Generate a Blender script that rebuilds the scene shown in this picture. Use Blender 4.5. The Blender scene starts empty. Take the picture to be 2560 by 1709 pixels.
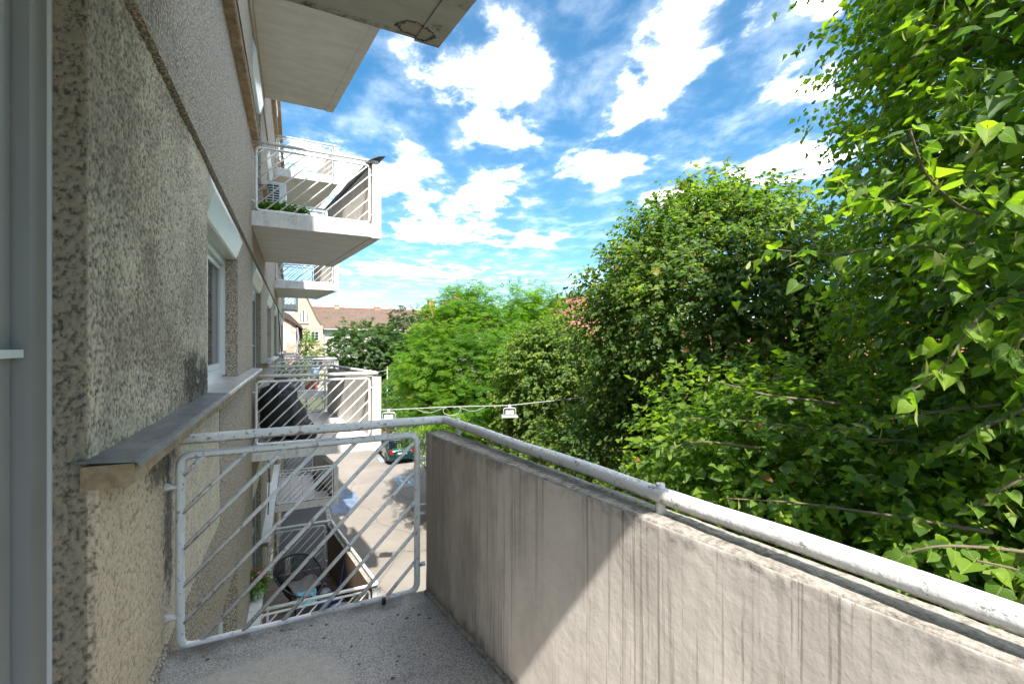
import bpy, math, random
import numpy as np
from mathutils import Vector

random.seed(7)
RNG = np.random.default_rng(11)
sc = bpy.context.scene
COL = sc.collection
R = math.radians

# ------------------------------------------------------------------ camera
FPX = 1120.0
YAW = math.atan(542 / FPX)
cam = bpy.data.cameras.new('camera')
cam.sensor_width = 36.0
cam.lens = FPX / 2560 * 36.0
cam.shift_y = 5.5 / 2560
cam.clip_start = 0.02
cam.clip_end = 3000
co = bpy.data.objects.new('camera', cam)
co.location = (0, 0, 0)
co.rotation_euler = (R(90), 0, -YAW)
COL.objects.link(co)
sc.camera = co
CF = np.array([math.sin(YAW), math.cos(YAW), 0.0])
CR = np.array([math.cos(YAW), -math.sin(YAW), 0.0])


def at(x, y, t):
    """point seen at photograph pixel x, y at depth t (used to survey the place)"""
    d = CF + (x - 1280) / FPX * CR + np.array([0, 0, (860 - y) / FPX])
    return d * t


# ------------------------------------------------------------------ sky and sun
SUN = np.array([0.156, 1.0, -1.438])
SUN = SUN / np.linalg.norm(SUN)
world = bpy.data.worlds.new('World')
sc.world = world
world.use_nodes = True


class NT:
    def __init__(self, tree):
        self.t = tree
        self.n = tree.nodes
        self.l = tree.links

    def add(self, kind, **kw):
        nd = self.n.new(kind)
        for k, v in kw.items():
            setattr(nd, k, v)
        return nd

    def link(self, a, b):
        self.l.new(a, b)

    def inp(self, nd, key, val):
        if hasattr(val, 'is_output') or isinstance(val, bpy.types.NodeSocket):
            self.l.new(val, nd.inputs[key])
        else:
            nd.inputs[key].default_value = val

    def math(self, op, a, b=None, c=None, clamp=False):
        nd = self.n.new('ShaderNodeMath')
        nd.operation = op
        nd.use_clamp = clamp
        for i, v in enumerate((a, b, c)):
            if v is not None:
                self.inp(nd, i, v)
        return nd.outputs[0]

    def vmath(self, op, a, b=None):
        nd = self.n.new('ShaderNodeVectorMath')
        nd.operation = op
        self.inp(nd, 0, a)
        if b is not None:
            self.inp(nd, 1, b)
        return nd.outputs['Value'] if op in ('LENGTH', 'DOT_PRODUCT', 'DISTANCE') else nd.outputs[0]

    def noise(self, vec, scale, detail=4, rough=0.55, dist=0.0):
        nd = self.n.new('ShaderNodeTexNoise')
        self.inp(nd, 'Vector', vec)
        nd.inputs['Scale'].default_value = scale
        nd.inputs['Detail'].default_value = detail
        nd.inputs['Roughness'].default_value = rough
        nd.inputs['Distortion'].default_value = dist
        return nd.outputs[0]

    def voro(self, vec, scale, feature='F1', rnd=1.0):
        nd = self.n.new('ShaderNodeTexVoronoi')
        nd.feature = feature
        self.inp(nd, 'Vector', vec)
        nd.inputs['Scale'].default_value = scale
        nd.inputs['Randomness'].default_value = rnd
        return nd

    def ramp(self, fac, stops):
        nd = self.n.new('ShaderNodeValToRGB')
        self.inp(nd, 0, fac)
        cr = nd.color_ramp
        while len(cr.elements) < len(stops):
            cr.elements.new(0.5)
        for e, (p, c) in zip(cr.elements, stops):
            e.position = p
            if not isinstance(c, (tuple, list)):
                c = (c, c, c)
            e.color = (c[0], c[1], c[2], 1)
        return nd.outputs[0]

    def mix(self, fac, a, b, blend='MIX'):
        nd = self.n.new('ShaderNodeMix')
        nd.data_type = 'RGBA'
        nd.blend_type = blend
        self.inp(nd, 0, fac)
        for i, v in ((6, a), (7, b)):
            if isinstance(v, (tuple, list)):
                v = (v[0], v[1], v[2], 1)
            self.inp(nd, i, v)
        return nd.outputs[2]

    def smooth(self, v, lo, hi, a=0.0, b=1.0):
        nd = self.n.new('ShaderNodeMapRange')
        nd.interpolation_type = 'SMOOTHSTEP'
        self.inp(nd, 0, v)
        nd.inputs[1].default_value = lo
        nd.inputs[2].default_value = hi
        nd.inputs[3].default_value = a
        nd.inputs[4].default_value = b
        return nd.outputs[0]

    def mapping(self, vec, scale=(1, 1, 1), loc=(0, 0, 0), rot=(0, 0, 0)):
        nd = self.n.new('ShaderNodeMapping')
        self.inp(nd, 'Vector', vec)
        nd.inputs['Scale'].default_value = scale
        nd.inputs['Location'].default_value = loc
        nd.inputs['Rotation'].default_value = rot
        return nd.outputs[0]


SKY_STRENGTH = 0.060
CLOUD = 74.0


def build_world():
    w = NT(world.node_tree)
    w.n.clear()
    out = w.add('ShaderNodeOutputWorld')
    bg = w.add('ShaderNodeBackground')
    bg.inputs[1].default_value = SKY_STRENGTH
    w.link(bg.outputs[0], out.inputs[0])
    sky = w.add('ShaderNodeTexSky')
    sky.sky_type = 'NISHITA'
    sky.sun_disc = False
    sky.sun_elevation = math.asin(-SUN[2])
    sky.sun_rotation = math.atan2(-SUN[0], -SUN[1])
    sky.altitude = 200
    sky.air_density = 1.0
    sky.dust_density = 0.8
    sky.ozone_density = 2.2
    hs = w.add('ShaderNodeHueSaturation')
    hs.inputs['Saturation'].default_value = 1.32
    hs.inputs['Hue'].default_value = 0.487
    hs.inputs['Value'].default_value = 0.92
    w.link(sky.outputs[0], hs.inputs['Color'])
    tc = w.add('ShaderNodeTexCoord')
    sp = w.add('ShaderNodeSeparateXYZ')
    w.link(tc.outputs['Generated'], sp.inputs[0])
    z = w.math('MAXIMUM', sp.outputs[2], 0.025)
    u = w.math('DIVIDE', sp.outputs[0], z)
    v = w.math('DIVIDE', sp.outputs[1], z)
    cm = w.add('ShaderNodeCombineXYZ')
    w.link(u, cm.inputs[0])
    w.link(v, cm.inputs[1])
    uv = cm.outputs[0]
    # wind-aligned frame and wispy domain warp
    ang = R(-18)
    rot = w.mapping(uv, (1, 1, 1), (0, 0, 0), (0, 0, -ang))
    wn = w.add('ShaderNodeTexNoise')
    w.link(w.mapping(rot, (1.0, 0.7, 1), (3.1, 1.7, 0)), wn.inputs['Vector'])
    wn.inputs['Scale'].default_value = 2.3
    wn.inputs['Detail'].default_value = 3
    wn.inputs['Roughness'].default_value = 0.6
    wv = w.vmath('SUBTRACT', wn.outputs[1], (0.5, 0.5, 0.5))
    wa = w.n.new('ShaderNodeVectorMath')
    wa.operation = 'MULTIPLY_ADD'
    w.link(wv, wa.inputs[0])
    wa.inputs[1].default_value = (0.34, 0.55, 0)
    w.link(rot, wa.inputs[2])
    uvw = wa.outputs[0]
    blobs = [  # centre u, v and half sizes of the banks of cloud over the street and around
        (0.60, 1.50, 0.30, 0.42), (0.88, 1.98, 0.20, 0.36), (1.12, 2.35, 0.14, 0.26),
        (0.42, 2.80, 0.85, 0.60), (1.05, 2.95, 0.52, 0.72), (1.15, 3.9, 0.85, 0.70), (0.10, 3.8, 0.6, 0.8),
        (1.20, 1.20, 0.21, 0.74), (1.56, 2.05, 0.34, 0.48), (2.0, 3.9, 0.5, 0.5), (1.5, 6.2, 1.4, 0.9),
        (2.40, 1.60, 0.56, 0.32), (1.84, 1.02, 0.30, 0.18), (1.38, 0.79, 0.18, 0.10), (2.5, 2.3, 0.55, 0.36),
        (1.9, 0.40, 0.6, 0.28), (0.4, 0.40, 0.6, 0.32), (-0.8, 1.2, 0.7, 0.5),
        (0.3, -0.6, 0.9, 0.5), (-1.4, -0.7, 0.9, 0.6), (2.2, -0.6, 0.9, 0.6), (3.6, 1.0, 0.8, 0.6)]
    dist = None
    ca, sa = math.cos(-ang), math.sin(-ang)
    for (cu, cv, ru, rv) in blobs:
        cx, cy = cu * ca - cv * sa, cu * sa + cv * ca
        nd = w.n.new('ShaderNodeVectorMath')
        nd.operation = 'MULTIPLY_ADD'
        w.link(uvw, nd.inputs[0])
        nd.inputs[1].default_value = (1 / ru, 1 / rv, 0)
        nd.inputs[2].default_value = (-cx / ru, -cy / rv, 0)
        e = w.vmath('LENGTH', nd.outputs[0])
        dist = e if dist is None else w.math('MINIMUM', dist, e)
    fb = w.noise(w.mapping(rot, (1.15, 0.8, 1), (3.1, 1.7, 0)), 3.4, 8, 0.60, 0.15)
    q = w.math('SUBTRACT', w.math('MULTIPLY', w.math('SUBTRACT', fb, 0.40), 2.3), w.math('SUBTRACT', dist, 0.88))
    # thin far streaks toward the horizon
    far = w.noise(w.mapping(uv, (0.55, 0.22, 1), (0, 2.3, 0)), 1.3, 5, 0.62, 0.4)
    fq = w.math('MULTIPLY', w.smooth(far, 0.45, 0.72), w.smooth(sp.outputs[2], 0.34, 0.14))
    al = w.math('POWER', w.smooth(q, -0.60, 1.25), 4.6)
    veil = w.math('MULTIPLY', w.smooth(q, -1.15, 0.35), 0.030)   # thin vapour round the banks
    al = w.math('MAXIMUM', al, veil)
    al = w.math('MAXIMUM', al, w.math('MULTIPLY', fq, 0.10))
    al = w.math('MULTIPLY', al, w.smooth(sp.outputs[2], 0.0, 0.04))
    shade = w.math('POWER', w.smooth(fb, 0.34, 0.70), 1.6)
    ccol = w.mix(shade, (CLOUD * .10, CLOUD * .103, CLOUD * .107), (CLOUD, CLOUD * .96, CLOUD * .90))
    w.link(w.mix(al, hs.outputs[0], ccol), bg.inputs[0])


build_world()
sl = bpy.data.lights.new('sun', 'SUN')
sl.energy = 2.3
sl.angle = R(0.53)
sl.color = (1.0, 0.955, 0.88)
so = bpy.data.objects.new('sun', sl)
so.rotation_euler = Vector(SUN).to_track_quat('-Z', 'Y').to_euler()
so.location = (-3, -20, 30)
COL.objects.link(so)

sc.view_settings.view_transform = 'Standard'
sc.view_settings.look = 'None'
sc.view_settings.gamma = 1.0
sc.view_settings.exposure = 2.17
sc.cycles.use_denoising = True
sc.cycles.max_bounces = 5
sc.cycles.diffuse_bounces = 3
sc.cycles.glossy_bounces = 2
sc.cycles.transmission_bounces = 3
sc.cycles.transparent_max_bounces = 6
sc.cycles.caustics_reflective = False
sc.cycles.caustics_refractive = False
sc.cycles.sample_clamp_indirect = 8.0

# ------------------------------------------------------------------ materials
M = {}


def new_mat(name):
    m = bpy.data.materials.new(name)
    m.use_nodes = True
    t = NT(m.node_tree)
    b = t.n['Principled BSDF']
    M[name] = m
    geo = t.add('ShaderNodeNewGeometry')
    return m, t, b, geo.outputs['Position']


def bump(t, b, h, strength=0.5, dist=0.01):
    nd = t.add('ShaderNodeBump')
    nd.inputs['Strength'].default_value = strength
    nd.inputs['Distance'].default_value = dist
    t.inp(nd, 'Height', h)
    t.link(nd.outputs[0], b.inputs['Normal'])


def plain(name, col, rough=0.6, metal=0.0, var=0.12, scale=9, bumpd=0.0, spec=0.5, coat=0.0):
    m, t, b, p = new_mat(name)
    n = t.noise(p, scale, 5, 0.6)
    lo = tuple(c * (1 - var) for c in col)
    hi = tuple(min(1, c * (1 + var)) for c in col)
    t.link(t.ramp(n, [(0.3, lo), (0.7, hi)]), b.inputs['Base Color'])
    b.inputs['Roughness'].default_value = rough
    b.inputs['Metallic'].default_value = metal
    b.inputs['Specular IOR Level'].default_value = spec
    b.inputs['Coat Weight'].default_value = coat
    if bumpd:
        bump(t, b, t.noise(p, scale * 12, 4, 0.6), 0.5, bumpd)
    return m


def build_materials():
    # rough-cast facade
    for name, light, near in (('stucco', (0.80, 0.70, 0.57), False), ('stucco_near', (0.77, 0.66, 0.52), True)):
        m, t, b, p = new_mat(name)
        big = t.noise(t.mapping(p, (1, 1, 0.45)), 1.5, 6, 0.65)
        med = t.noise(p, 9, 5, 0.6)
        if near:
            at_ = t.add('ShaderNodeAttribute', attribute_name='h')
            g = t.math('ADD', t.math('MULTIPLY', at_.outputs['Fac'], 0.4), t.math('MULTIPLY', t.noise(t.mapping(p, (1, 1, 0.75)), 165, 3, 0.65), 0.8))
            grain = t.smooth(g, 0.29, 0.68)
        else:
            vo = t.voro(t.mapping(p, (1, 1, 0.8)), 85)
            n1 = t.noise(p, 95, 4, 0.65)
            g = t.math('ADD', t.math('MULTIPLY', t.math('SUBTRACT', 0.75, vo.outputs['Distance']), 0.6), t.math('MULTIPLY', n1, 0.7))
            grain = t.smooth(g, 0.34, 0.78)
        dark = (0.20, 0.16, 0.118) if near else (0.22, 0.18, 0.14)
        c = t.mix(grain, dark, light)
        c = t.mix(t.smooth(med, 0.35, 0.7, 0.0, 0.4), c, (0.42, 0.37, 0.30))
        stain = t.smooth(big, 0.55, 0.78, 0.0, 0.5)
        c = t.mix(stain, c, t.mix(grain, (0.075, 0.06, 0.045), (0.27, 0.225, 0.17)))
        if near:
            # ochre tone on the lower wall beside the door, darker reveal
            sx = t.add('ShaderNodeSeparateXYZ')
            t.link(p, sx.inputs[0])
            wob = t.math('MULTIPLY', t.math('SUBTRACT', t.noise(p, 6, 4, .6), .5), 0.5)
            och = t.math('MULTIPLY', t.smooth(t.math('ADD', sx.outputs[1], wob), 2.46, 2.26), t.smooth(sx.outputs[2], -0.36, -0.42))
            c = t.mix(t.math('MULTIPLY', och, 0.62), c, t.mix(grain, (0.27, 0.185, 0.11), (0.74, 0.565, 0.375)))
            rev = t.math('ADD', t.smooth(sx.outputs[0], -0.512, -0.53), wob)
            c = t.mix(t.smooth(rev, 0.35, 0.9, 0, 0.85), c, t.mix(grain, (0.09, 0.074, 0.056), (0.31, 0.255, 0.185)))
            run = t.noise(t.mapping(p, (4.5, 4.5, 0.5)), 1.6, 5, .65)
            grime_shade = t.math('ADD', t.math('ADD', t.smooth(sx.outputs[1], 2.35, 1.62, 0, 0.75), t.smooth(sx.outputs[2], 0.1, 1.2, 0, .35)), t.math('MULTIPLY', t.math('SUBTRACT', run, .5), 2.2))  # painted shade by the door corner and under the balcony overhead, with grime runs
            grime_shade = t.math('MULTIPLY', t.smooth(grime_shade, 0.5, 1.3, 0, 0.7), t.smooth(sx.outputs[2], -0.6, 0.1, .25, 1))
            c = t.mix(grime_shade, c, t.mix(grain, (0.055, 0.044, 0.033), (0.30, 0.25, 0.19)))
            # black mould patch above the ledge beside the window and along the groove
            for (yy, zz, ry, rz) in ((3.05, -0.20, 0.26, 0.20), (3.42, -0.24, 0.32, 0.16), (2.42, -0.78, 0.10, 0.42), (2.35, -0.5, 0.3, 0.1)):
                d = t.vmath('DIVIDE', t.vmath('SUBTRACT', p, (-0.52, yy, zz)), (9, ry, rz))
                e = t.math('SUBTRACT', 1.15, t.vmath('LENGTH', d))
                e = t.math('ADD', e, t.math('MULTIPLY', t.math('SUBTRACT', t.noise(p, 14, 5, 0.7), 0.5), 2.2))
                c = t.mix(t.math('MULTIPLY', t.smooth(e, 0.05, 0.75), t.smooth(grain, 1.0, 0.1, 0.72, 1.0)), c, (0.018, 0.017, 0.016))
        t.link(c, b.inputs['Base Color'])
        b.inputs['Roughness'].default_value = 0.82
        b.inputs['Specular IOR Level'].default_value = 0.35
        if near:
            bump(t, b, t.noise(p, 260, 4, 0.7), 0.5, 0.004)
        else:
            bump(t, b, g, 1.0, 0.012)

    # weathered concrete of the balcony parapets, with run-off streaks
    for name, base, streak in (('concrete', (0.69, 0.635, 0.575), 1.0), ('concrete_far', (0.60, 0.56, 0.51), 0.75), ('concrete_brown', (0.16, 0.105, 0.065), 0.8)):
        m, t, b, p = new_mat(name)
        s1 = t.noise(t.mapping(p, (34, 34, 1.5)), 1.0, 6, 0.62)
        s2 = t.noise(t.mapping(p, (80, 80, 1.1), (3, 1, 2)), 1.0, 4, 0.55)
        gate = t.noise(t.mapping(p, (3.2, 3.2, 0.5), (7, 2, 0)), 1.0, 3, 0.5)
        blot = t.noise(t.mapping(p, (1, 1, 0.6)), 5, 6, 0.65)
        st = t.math('MULTIPLY', t.smooth(s1, 0.50, 0.78, 0, .85), t.smooth(gate, 0.42, 0.62, 0.1, 1.0))
        st2 = t.math('MULTIPLY', t.smooth(s2, 0.54, 0.64), t.smooth(gate, 0.42, 0.6))
        tot = t.math('MULTIPLY', t.math('MAXIMUM', st, st2), 0.66 * streak)
        c = t.mix(t.smooth(blot, 0.35, 0.7), base, tuple(x * 0.78 for x in base))
        c = t.mix(tot, c, tuple(x * y for x, y in zip(base, (0.30, 0.27, 0.235))))
        if name == 'concrete':
            # broad grime at the far end and under the coping
            sy = t.add('ShaderNodeSeparateXYZ')
            t.link(p, sy.inputs[0])
            gr = t.math('ADD', t.smooth(sy.outputs[1], 1.1, 2.3, 0, 0.95), t.math('MULTIPLY', t.math('SUBTRACT', t.noise(t.mapping(p, (3, 3, .8)), 2.4, 6, 0.7), 0.5), 1.7))
            c = t.mix(t.smooth(gr, 0.25, 1.1, 0, 0.7), c, (0.23, 0.19, 0.155))
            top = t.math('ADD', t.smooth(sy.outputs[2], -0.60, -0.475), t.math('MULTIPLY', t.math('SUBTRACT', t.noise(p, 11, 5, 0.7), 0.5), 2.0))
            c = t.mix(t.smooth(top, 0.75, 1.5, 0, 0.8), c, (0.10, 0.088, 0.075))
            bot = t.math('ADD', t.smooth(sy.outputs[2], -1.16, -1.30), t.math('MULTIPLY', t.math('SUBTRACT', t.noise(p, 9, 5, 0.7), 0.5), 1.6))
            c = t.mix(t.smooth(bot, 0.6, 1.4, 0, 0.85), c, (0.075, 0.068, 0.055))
        t.link(c, b.inputs['Base Color'])
        b.inputs['Roughness'].default_value = 0.85
        bump(t, b, t.math('ADD', t.noise(p, 75, 5, 0.6), t.math('MULTIPLY', t.noise(p, 22, 3, 0.6), 0.5)), 0.4, 0.003)

    # lichen-spotted coping
    m, t, b, p = new_mat('coping')
    n = t.noise(p, 60, 5, 0.75)
    n2 = t.noise(p, 9, 4, 0.6)
    c = t.ramp(t.math('ADD', t.math('MULTIPLY', n, 0.8), t.math('MULTIPLY', n2, 0.4)), [(0.42, (0.09, 0.082, 0.072)), (0.60, (0.31, 0.28, 0.24)), (0.82, (0.50, 0.47, 0.43))])
    t.link(c, b.inputs['Base Color'])
    b.inputs['Roughness'].default_value = 0.9
    bump(t, b, n, 0.8, 0.006)

    # worn white paint on steel pipe
    for name, rust in (('pipe', 1.0), ('pipe_far', 0.25)):
        m, t, b, p = new_mat(name)
        n = t.noise(t.mapping(p, (1, 1, 1)), 34, 6, 0.75)
        n2 = t.noise(p, 7, 5, 0.7)
        c = t.mix(t.smooth(n2, 0.3, 0.7), (0.76, 0.765, 0.77), (0.83, 0.82, 0.80))
        c = t.mix(t.smooth(n, 0.565, 0.64, 0, 0.8 * rust), c, (0.12, 0.11, 0.11))
        r2 = t.math('MULTIPLY', t.smooth(n2, 0.60, 0.68), t.smooth(n, 0.45, 0.6))
        c = t.mix(t.math('MULTIPLY', r2, 0.85 * rust), c, (0.20, 0.09, 0.035))
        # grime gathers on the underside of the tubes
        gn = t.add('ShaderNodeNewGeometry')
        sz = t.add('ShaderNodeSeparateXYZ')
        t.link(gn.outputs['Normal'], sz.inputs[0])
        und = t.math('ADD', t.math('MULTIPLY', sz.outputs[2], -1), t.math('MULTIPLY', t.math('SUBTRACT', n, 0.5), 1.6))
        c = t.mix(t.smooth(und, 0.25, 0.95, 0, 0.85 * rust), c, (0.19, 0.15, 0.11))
        t.link(c, b.inputs['Base Color'])
        b.inputs['Roughness'].default_value = 0.5
        bump(t, b, t.noise(p, 90, 4, 0.6), 0.55, 0.004)

    # whitewashed slab edges and posts
    m, t, b, p = new_mat('whitewash')
    n = t.noise(t.mapping(p, (1, 1, 0.4)), 12, 6, 0.7)
    n2 = t.noise(p, 38, 5, 0.7)
    c = t.mix(t.smooth(n, 0.35, 0.65), (0.68, 0.665, 0.64), (0.54, 0.535, 0.53))
    c = t.mix(t.smooth(t.math('ADD', t.math('MULTIPLY', n, .5), t.math('MULTIPLY', n2, .6)), 0.60, 0.70, 0, 0.75), c, (0.17, 0.14, 0.11))
    t.link(c, b.inputs['Base Color'])
    b.inputs['Roughness'].default_value = 0.8
    bump(t, b, n2, 0.6, 0.005)

    # painted soffits
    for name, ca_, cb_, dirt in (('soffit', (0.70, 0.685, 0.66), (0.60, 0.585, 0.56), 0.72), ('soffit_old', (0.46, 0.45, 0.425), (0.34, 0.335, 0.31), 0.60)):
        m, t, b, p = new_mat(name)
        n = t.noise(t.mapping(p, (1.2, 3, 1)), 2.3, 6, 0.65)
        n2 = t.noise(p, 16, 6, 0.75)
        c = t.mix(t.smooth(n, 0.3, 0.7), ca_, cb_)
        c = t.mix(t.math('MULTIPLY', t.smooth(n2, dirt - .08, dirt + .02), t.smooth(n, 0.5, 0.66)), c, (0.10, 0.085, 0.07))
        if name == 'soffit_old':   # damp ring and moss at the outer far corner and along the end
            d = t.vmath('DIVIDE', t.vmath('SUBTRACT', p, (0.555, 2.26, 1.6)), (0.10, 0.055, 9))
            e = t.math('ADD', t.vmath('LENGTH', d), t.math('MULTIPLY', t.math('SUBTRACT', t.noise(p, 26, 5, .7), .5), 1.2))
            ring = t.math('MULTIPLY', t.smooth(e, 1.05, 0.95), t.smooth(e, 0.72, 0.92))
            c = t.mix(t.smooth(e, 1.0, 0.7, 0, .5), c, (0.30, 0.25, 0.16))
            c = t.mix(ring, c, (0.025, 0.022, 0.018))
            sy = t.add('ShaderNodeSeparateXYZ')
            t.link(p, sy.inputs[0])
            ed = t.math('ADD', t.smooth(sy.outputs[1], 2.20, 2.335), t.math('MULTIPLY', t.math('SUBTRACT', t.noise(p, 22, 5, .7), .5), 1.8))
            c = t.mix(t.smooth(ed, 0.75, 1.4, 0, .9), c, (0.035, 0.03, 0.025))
        t.link(c, b.inputs['Base Color'])
        b.inputs['Roughness'].default_value = 0.85
        bump(t, b, n2, 0.4, 0.004)

    # exposed-aggregate balcony floor
    m, t, b, p = new_mat('terrazzo')
    vo = t.voro(p, 150)
    n = t.noise(p, 240, 3, 0.6)
    n2 = t.noise(p, 3.4, 6, 0.7)
    c = t.ramp(t.math('ADD', t.math('MULTIPLY', vo.outputs['Distance'], 0.5), t.math('MULTIPLY', n, 0.55)), [(0.30, (0.66, 0.63, 0.60)), (0.62, (0.27, 0.255, 0.24))])
    spots = t.voro(p, 21)
    sp_ = t.math('ADD', spots.outputs['Distance'], t.math('MULTIPLY', t.noise(p, 60, 3, .6), 0.16))
    c = t.mix(t.math('MULTIPLY', t.smooth(sp_, 0.29, 0.22), t.smooth(t.noise(p, 8, 2, .5), 0.44, 0.58)), c, (0.03, 0.03, 0.03))
    c = t.mix(t.smooth(n2, 0.52, 0.72, 0, 0.75), c, (0.11, 0.095, 0.08))
    sy = t.add('ShaderNodeSeparateXYZ')
    t.link(p, sy.inputs[0])
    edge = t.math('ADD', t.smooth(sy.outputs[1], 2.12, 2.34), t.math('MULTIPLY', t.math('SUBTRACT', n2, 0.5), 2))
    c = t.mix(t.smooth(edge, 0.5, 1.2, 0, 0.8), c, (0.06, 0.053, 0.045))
    # a worn cement patch near the wall
    d = t.vmath('DIVIDE', t.vmath('SUBTRACT', p, (-0.12, 1.86, -1.3)), (0.34, 0.30, 9))
    e = t.math('ADD', t.vmath('LENGTH', d), t.math('MULTIPLY', t.math('SUBTRACT', t.noise(p, 7, 4, .6), 0.5), 0.7))
    c = t.mix(t.smooth(e, 1.0, 0.8, 0, 0.8), c, t.ramp(t.noise(p, 30, 5, .7), [(0.3, (0.40, 0.35, 0.30)), (0.7, (0.60, 0.56, 0.51))]))
    t.link(c, b.inputs['Base Color'])
    b.inputs['Roughness'].default_value = 0.55
    bump(t, b, t.math('ADD', vo.outputs['Distance'], n), 0.6, 0.004)

    # zinc flashing: dull dirty and bright
    for name, c0, c1, ro in (('zinc_dark', (0.16, 0.17, 0.19), (0.34, 0.35, 0.37), 0.38), ('zinc', (0.55, 0.56, 0.58), (0.72, 0.73, 0.75), 0.3)):
        m, t, b, p = new_mat(name)
        n = t.noise(t.mapping(p, (9, 3, 9)), 1.5, 6, 0.7)
        t.link(t.ramp(n, [(0.35, c0), (0.65, c1)]), b.inputs['Base Color'])
        b.inputs['Metallic'].default_value = 0.65
        b.inputs['Roughness'].default_value = ro
        bump(t, b, t.noise(p, 25, 4, .6), 0.4, 0.004)

    # sandstone ledge
    m, t, b, p = new_mat('ledge_stone')
    n = t.noise(p, 14, 6, 0.7)
    t.link(t.ramp(n, [(0.3, (0.20, 0.135, 0.075)), (0.55, (0.40, 0.29, 0.175)), (0.75, (0.52, 0.42, 0.29))]), b.inputs['Base Color'])
    b.inputs['Roughness'].default_value = 0.85
    bump(t, b, t.noise(p, 45, 5, .7), 0.8, 0.006)

    plain('pvc', (0.74, 0.76, 0.77), 0.32, 0, 0.04, 5)
    plain('pvc_shade', (0.30, 0.295, 0.285), 0.45, 0, 0.05, 3)
    plain('shutter', (0.66, 0.72, 0.70), 0.28, 0, 0.04, 5)
    plain('glass', (0.010, 0.012, 0.015), 0.08, 0, 0.1, 3, spec=0.3)
    plain('groove', (0.085, 0.065, 0.05), 0.9, 0, 0.3, 20)
    plain('rubber', (0.015, 0.015, 0.016), 0.6, 0, 0.1, 20)
    plain('white_tile', (0.72, 0.73, 0.73), 0.3, 0, 0.06, 7)
    plain('floor_tile', (0.48, 0.46, 0.455), 0.45, 0, 0.12, 14)
    plain('grout', (0.055, 0.05, 0.05), 0.9)
    plain('plank_floor', (0.16, 0.115, 0.085), 0.6, 0, 0.3, 9)
    plain('dark_metal', (0.03, 0.032, 0.036), 0.42, 0.3, 0.2, 20)
    plain('black_cord', (0.014, 0.015, 0.017), 0.5)
    plain('grey_cable', (0.45, 0.45, 0.45), 0.6, 0, 0.15, 40)
    plain('alu', (0.72, 0.73, 0.74), 0.35, 0.3, 0.06, 20)
    plain('blue_plastic', (0.10, 0.32, 0.62), 0.4, 0, 0.1, 9)
    plain('deep_blue', (0.02, 0.10, 0.42), 0.4)
    plain('grey_plastic', (0.22, 0.25, 0.27), 0.45)
    plain('yellow_hose', (0.72, 0.58, 0.05), 0.5)
    plain('cyan_cloth', (0.20, 0.55, 0.68), 0.85, 0, 0.25, 14)
    plain('terracotta', (0.30, 0.09, 0.05), 0.8, 0, 0.2, 12)
    plain('slate_planter', (0.24, 0.27, 0.29), 0.7)
    plain('soil', (0.06, 0.042, 0.03), 0.95, 0, 0.3, 20)
    plain('yellow_cloth', (0.68, 0.66, 0.20), 0.8)
    plain('blue_cloth', (0.20, 0.42, 0.75), 0.85)
    plain('cream_plaster', (0.55, 0.415, 0.285), 0.9, 0, 0.05, 0.8, 0.004)
    plain('pale_plaster', (0.66, 0.62, 0.55), 0.9, 0, 0.07, 1.2, 0.004)
    plain('pink_plaster', (0.60, 0.40, 0.30), 0.9, 0, 0.08, 1.0, 0.004)
    plain('stone_trim', (0.44, 0.33, 0.235), 0.9, 0, 0.12, 4)
    plain('bark', (0.095, 0.072, 0.055), 0.95, 0, 0.35, 6, 0.02)
    plain('twig', (0.15, 0.115, 0.075), 0.8, 0, 0.2, 30)
    plain('kerb_stone', (0.33, 0.32, 0.30), 0.85, 0, 0.25, 7, 0.004)
    plain('zinc_post', (0.42, 0.43, 0.44), 0.5, 0.4)
    plain('line_paint', (0.70, 0.70, 0.68), 0.8, 0, 0.2, 14)
    plain('blue_paint', (0.26, 0.36, 0.42), 0.8, 0, 0.3, 6)
    plain('car_green', (0.006, 0.045, 0.045), 0.22, 0.35, 0.1, 3, coat=1.0)
    plain('car_black', (0.016, 0.017, 0.02), 0.25, 0.3, 0.1, 3, coat=1.0)
    plain('car_trim', (0.02, 0.02, 0.021), 0.5)
    plain('tail_red', (0.30, 0.012, 0.012), 0.25)
    plain('plate', (0.75, 0.76, 0.76), 0.45)
    plain('ink', (0.012, 0.012, 0.014), 0.6)
    plain('pink_petal', (0.62, 0.10, 0.22), 0.7)
    plain('orange_petal', (0.75, 0.22, 0.03), 0.7)

    # black plastic sheet
    m, t, b, p = new_mat('bin_bag')
    b.inputs['Base Color'].default_value = (0.010, 0.012, 0.016, 1)
    b.inputs['Roughness'].default_value = 0.27
    n = t.noise(t.mapping(p, (1, 1, 0.35)), 16, 4, 0.6, 1.5)
    bump(t, b, n, 0.9, 0.03)

    # knitted and striped towels
    m, t, b, p = new_mat('grey_towel')
    wv = t.add('ShaderNodeTexWave')
    t.link(p, wv.inputs['Vector'])
    wv.inputs['Scale'].default_value = 60
    wv.inputs['Distortion'].default_value = 2
    t.link(t.ramp(wv.outputs[1], [(0.2, (0.10, 0.09, 0.088)), (0.8, (0.30, 0.28, 0.27))]), b.inputs['Base Color'])
    b.inputs['Roughness'].default_value = 0.95
    m, t, b, p = new_mat('striped_towel')
    wv = t.add('ShaderNodeTexWave')
    t.link(t.mapping(p, (1, 1, 1), (0, 0, 0), (0, R(35), 0)), wv.inputs['Vector'])
    wv.inputs['Scale'].default_value = 16
    t.link(t.ramp(wv.outputs[1], [(0.35, (0.05, 0.04, 0.16)), (0.5, (0.55, 0.42, 0.52)), (0.7, (0.35, 0.12, 0.2))]), b.inputs['Base Color'])
    b.inputs['Roughness'].default_value = 0.95

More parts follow.
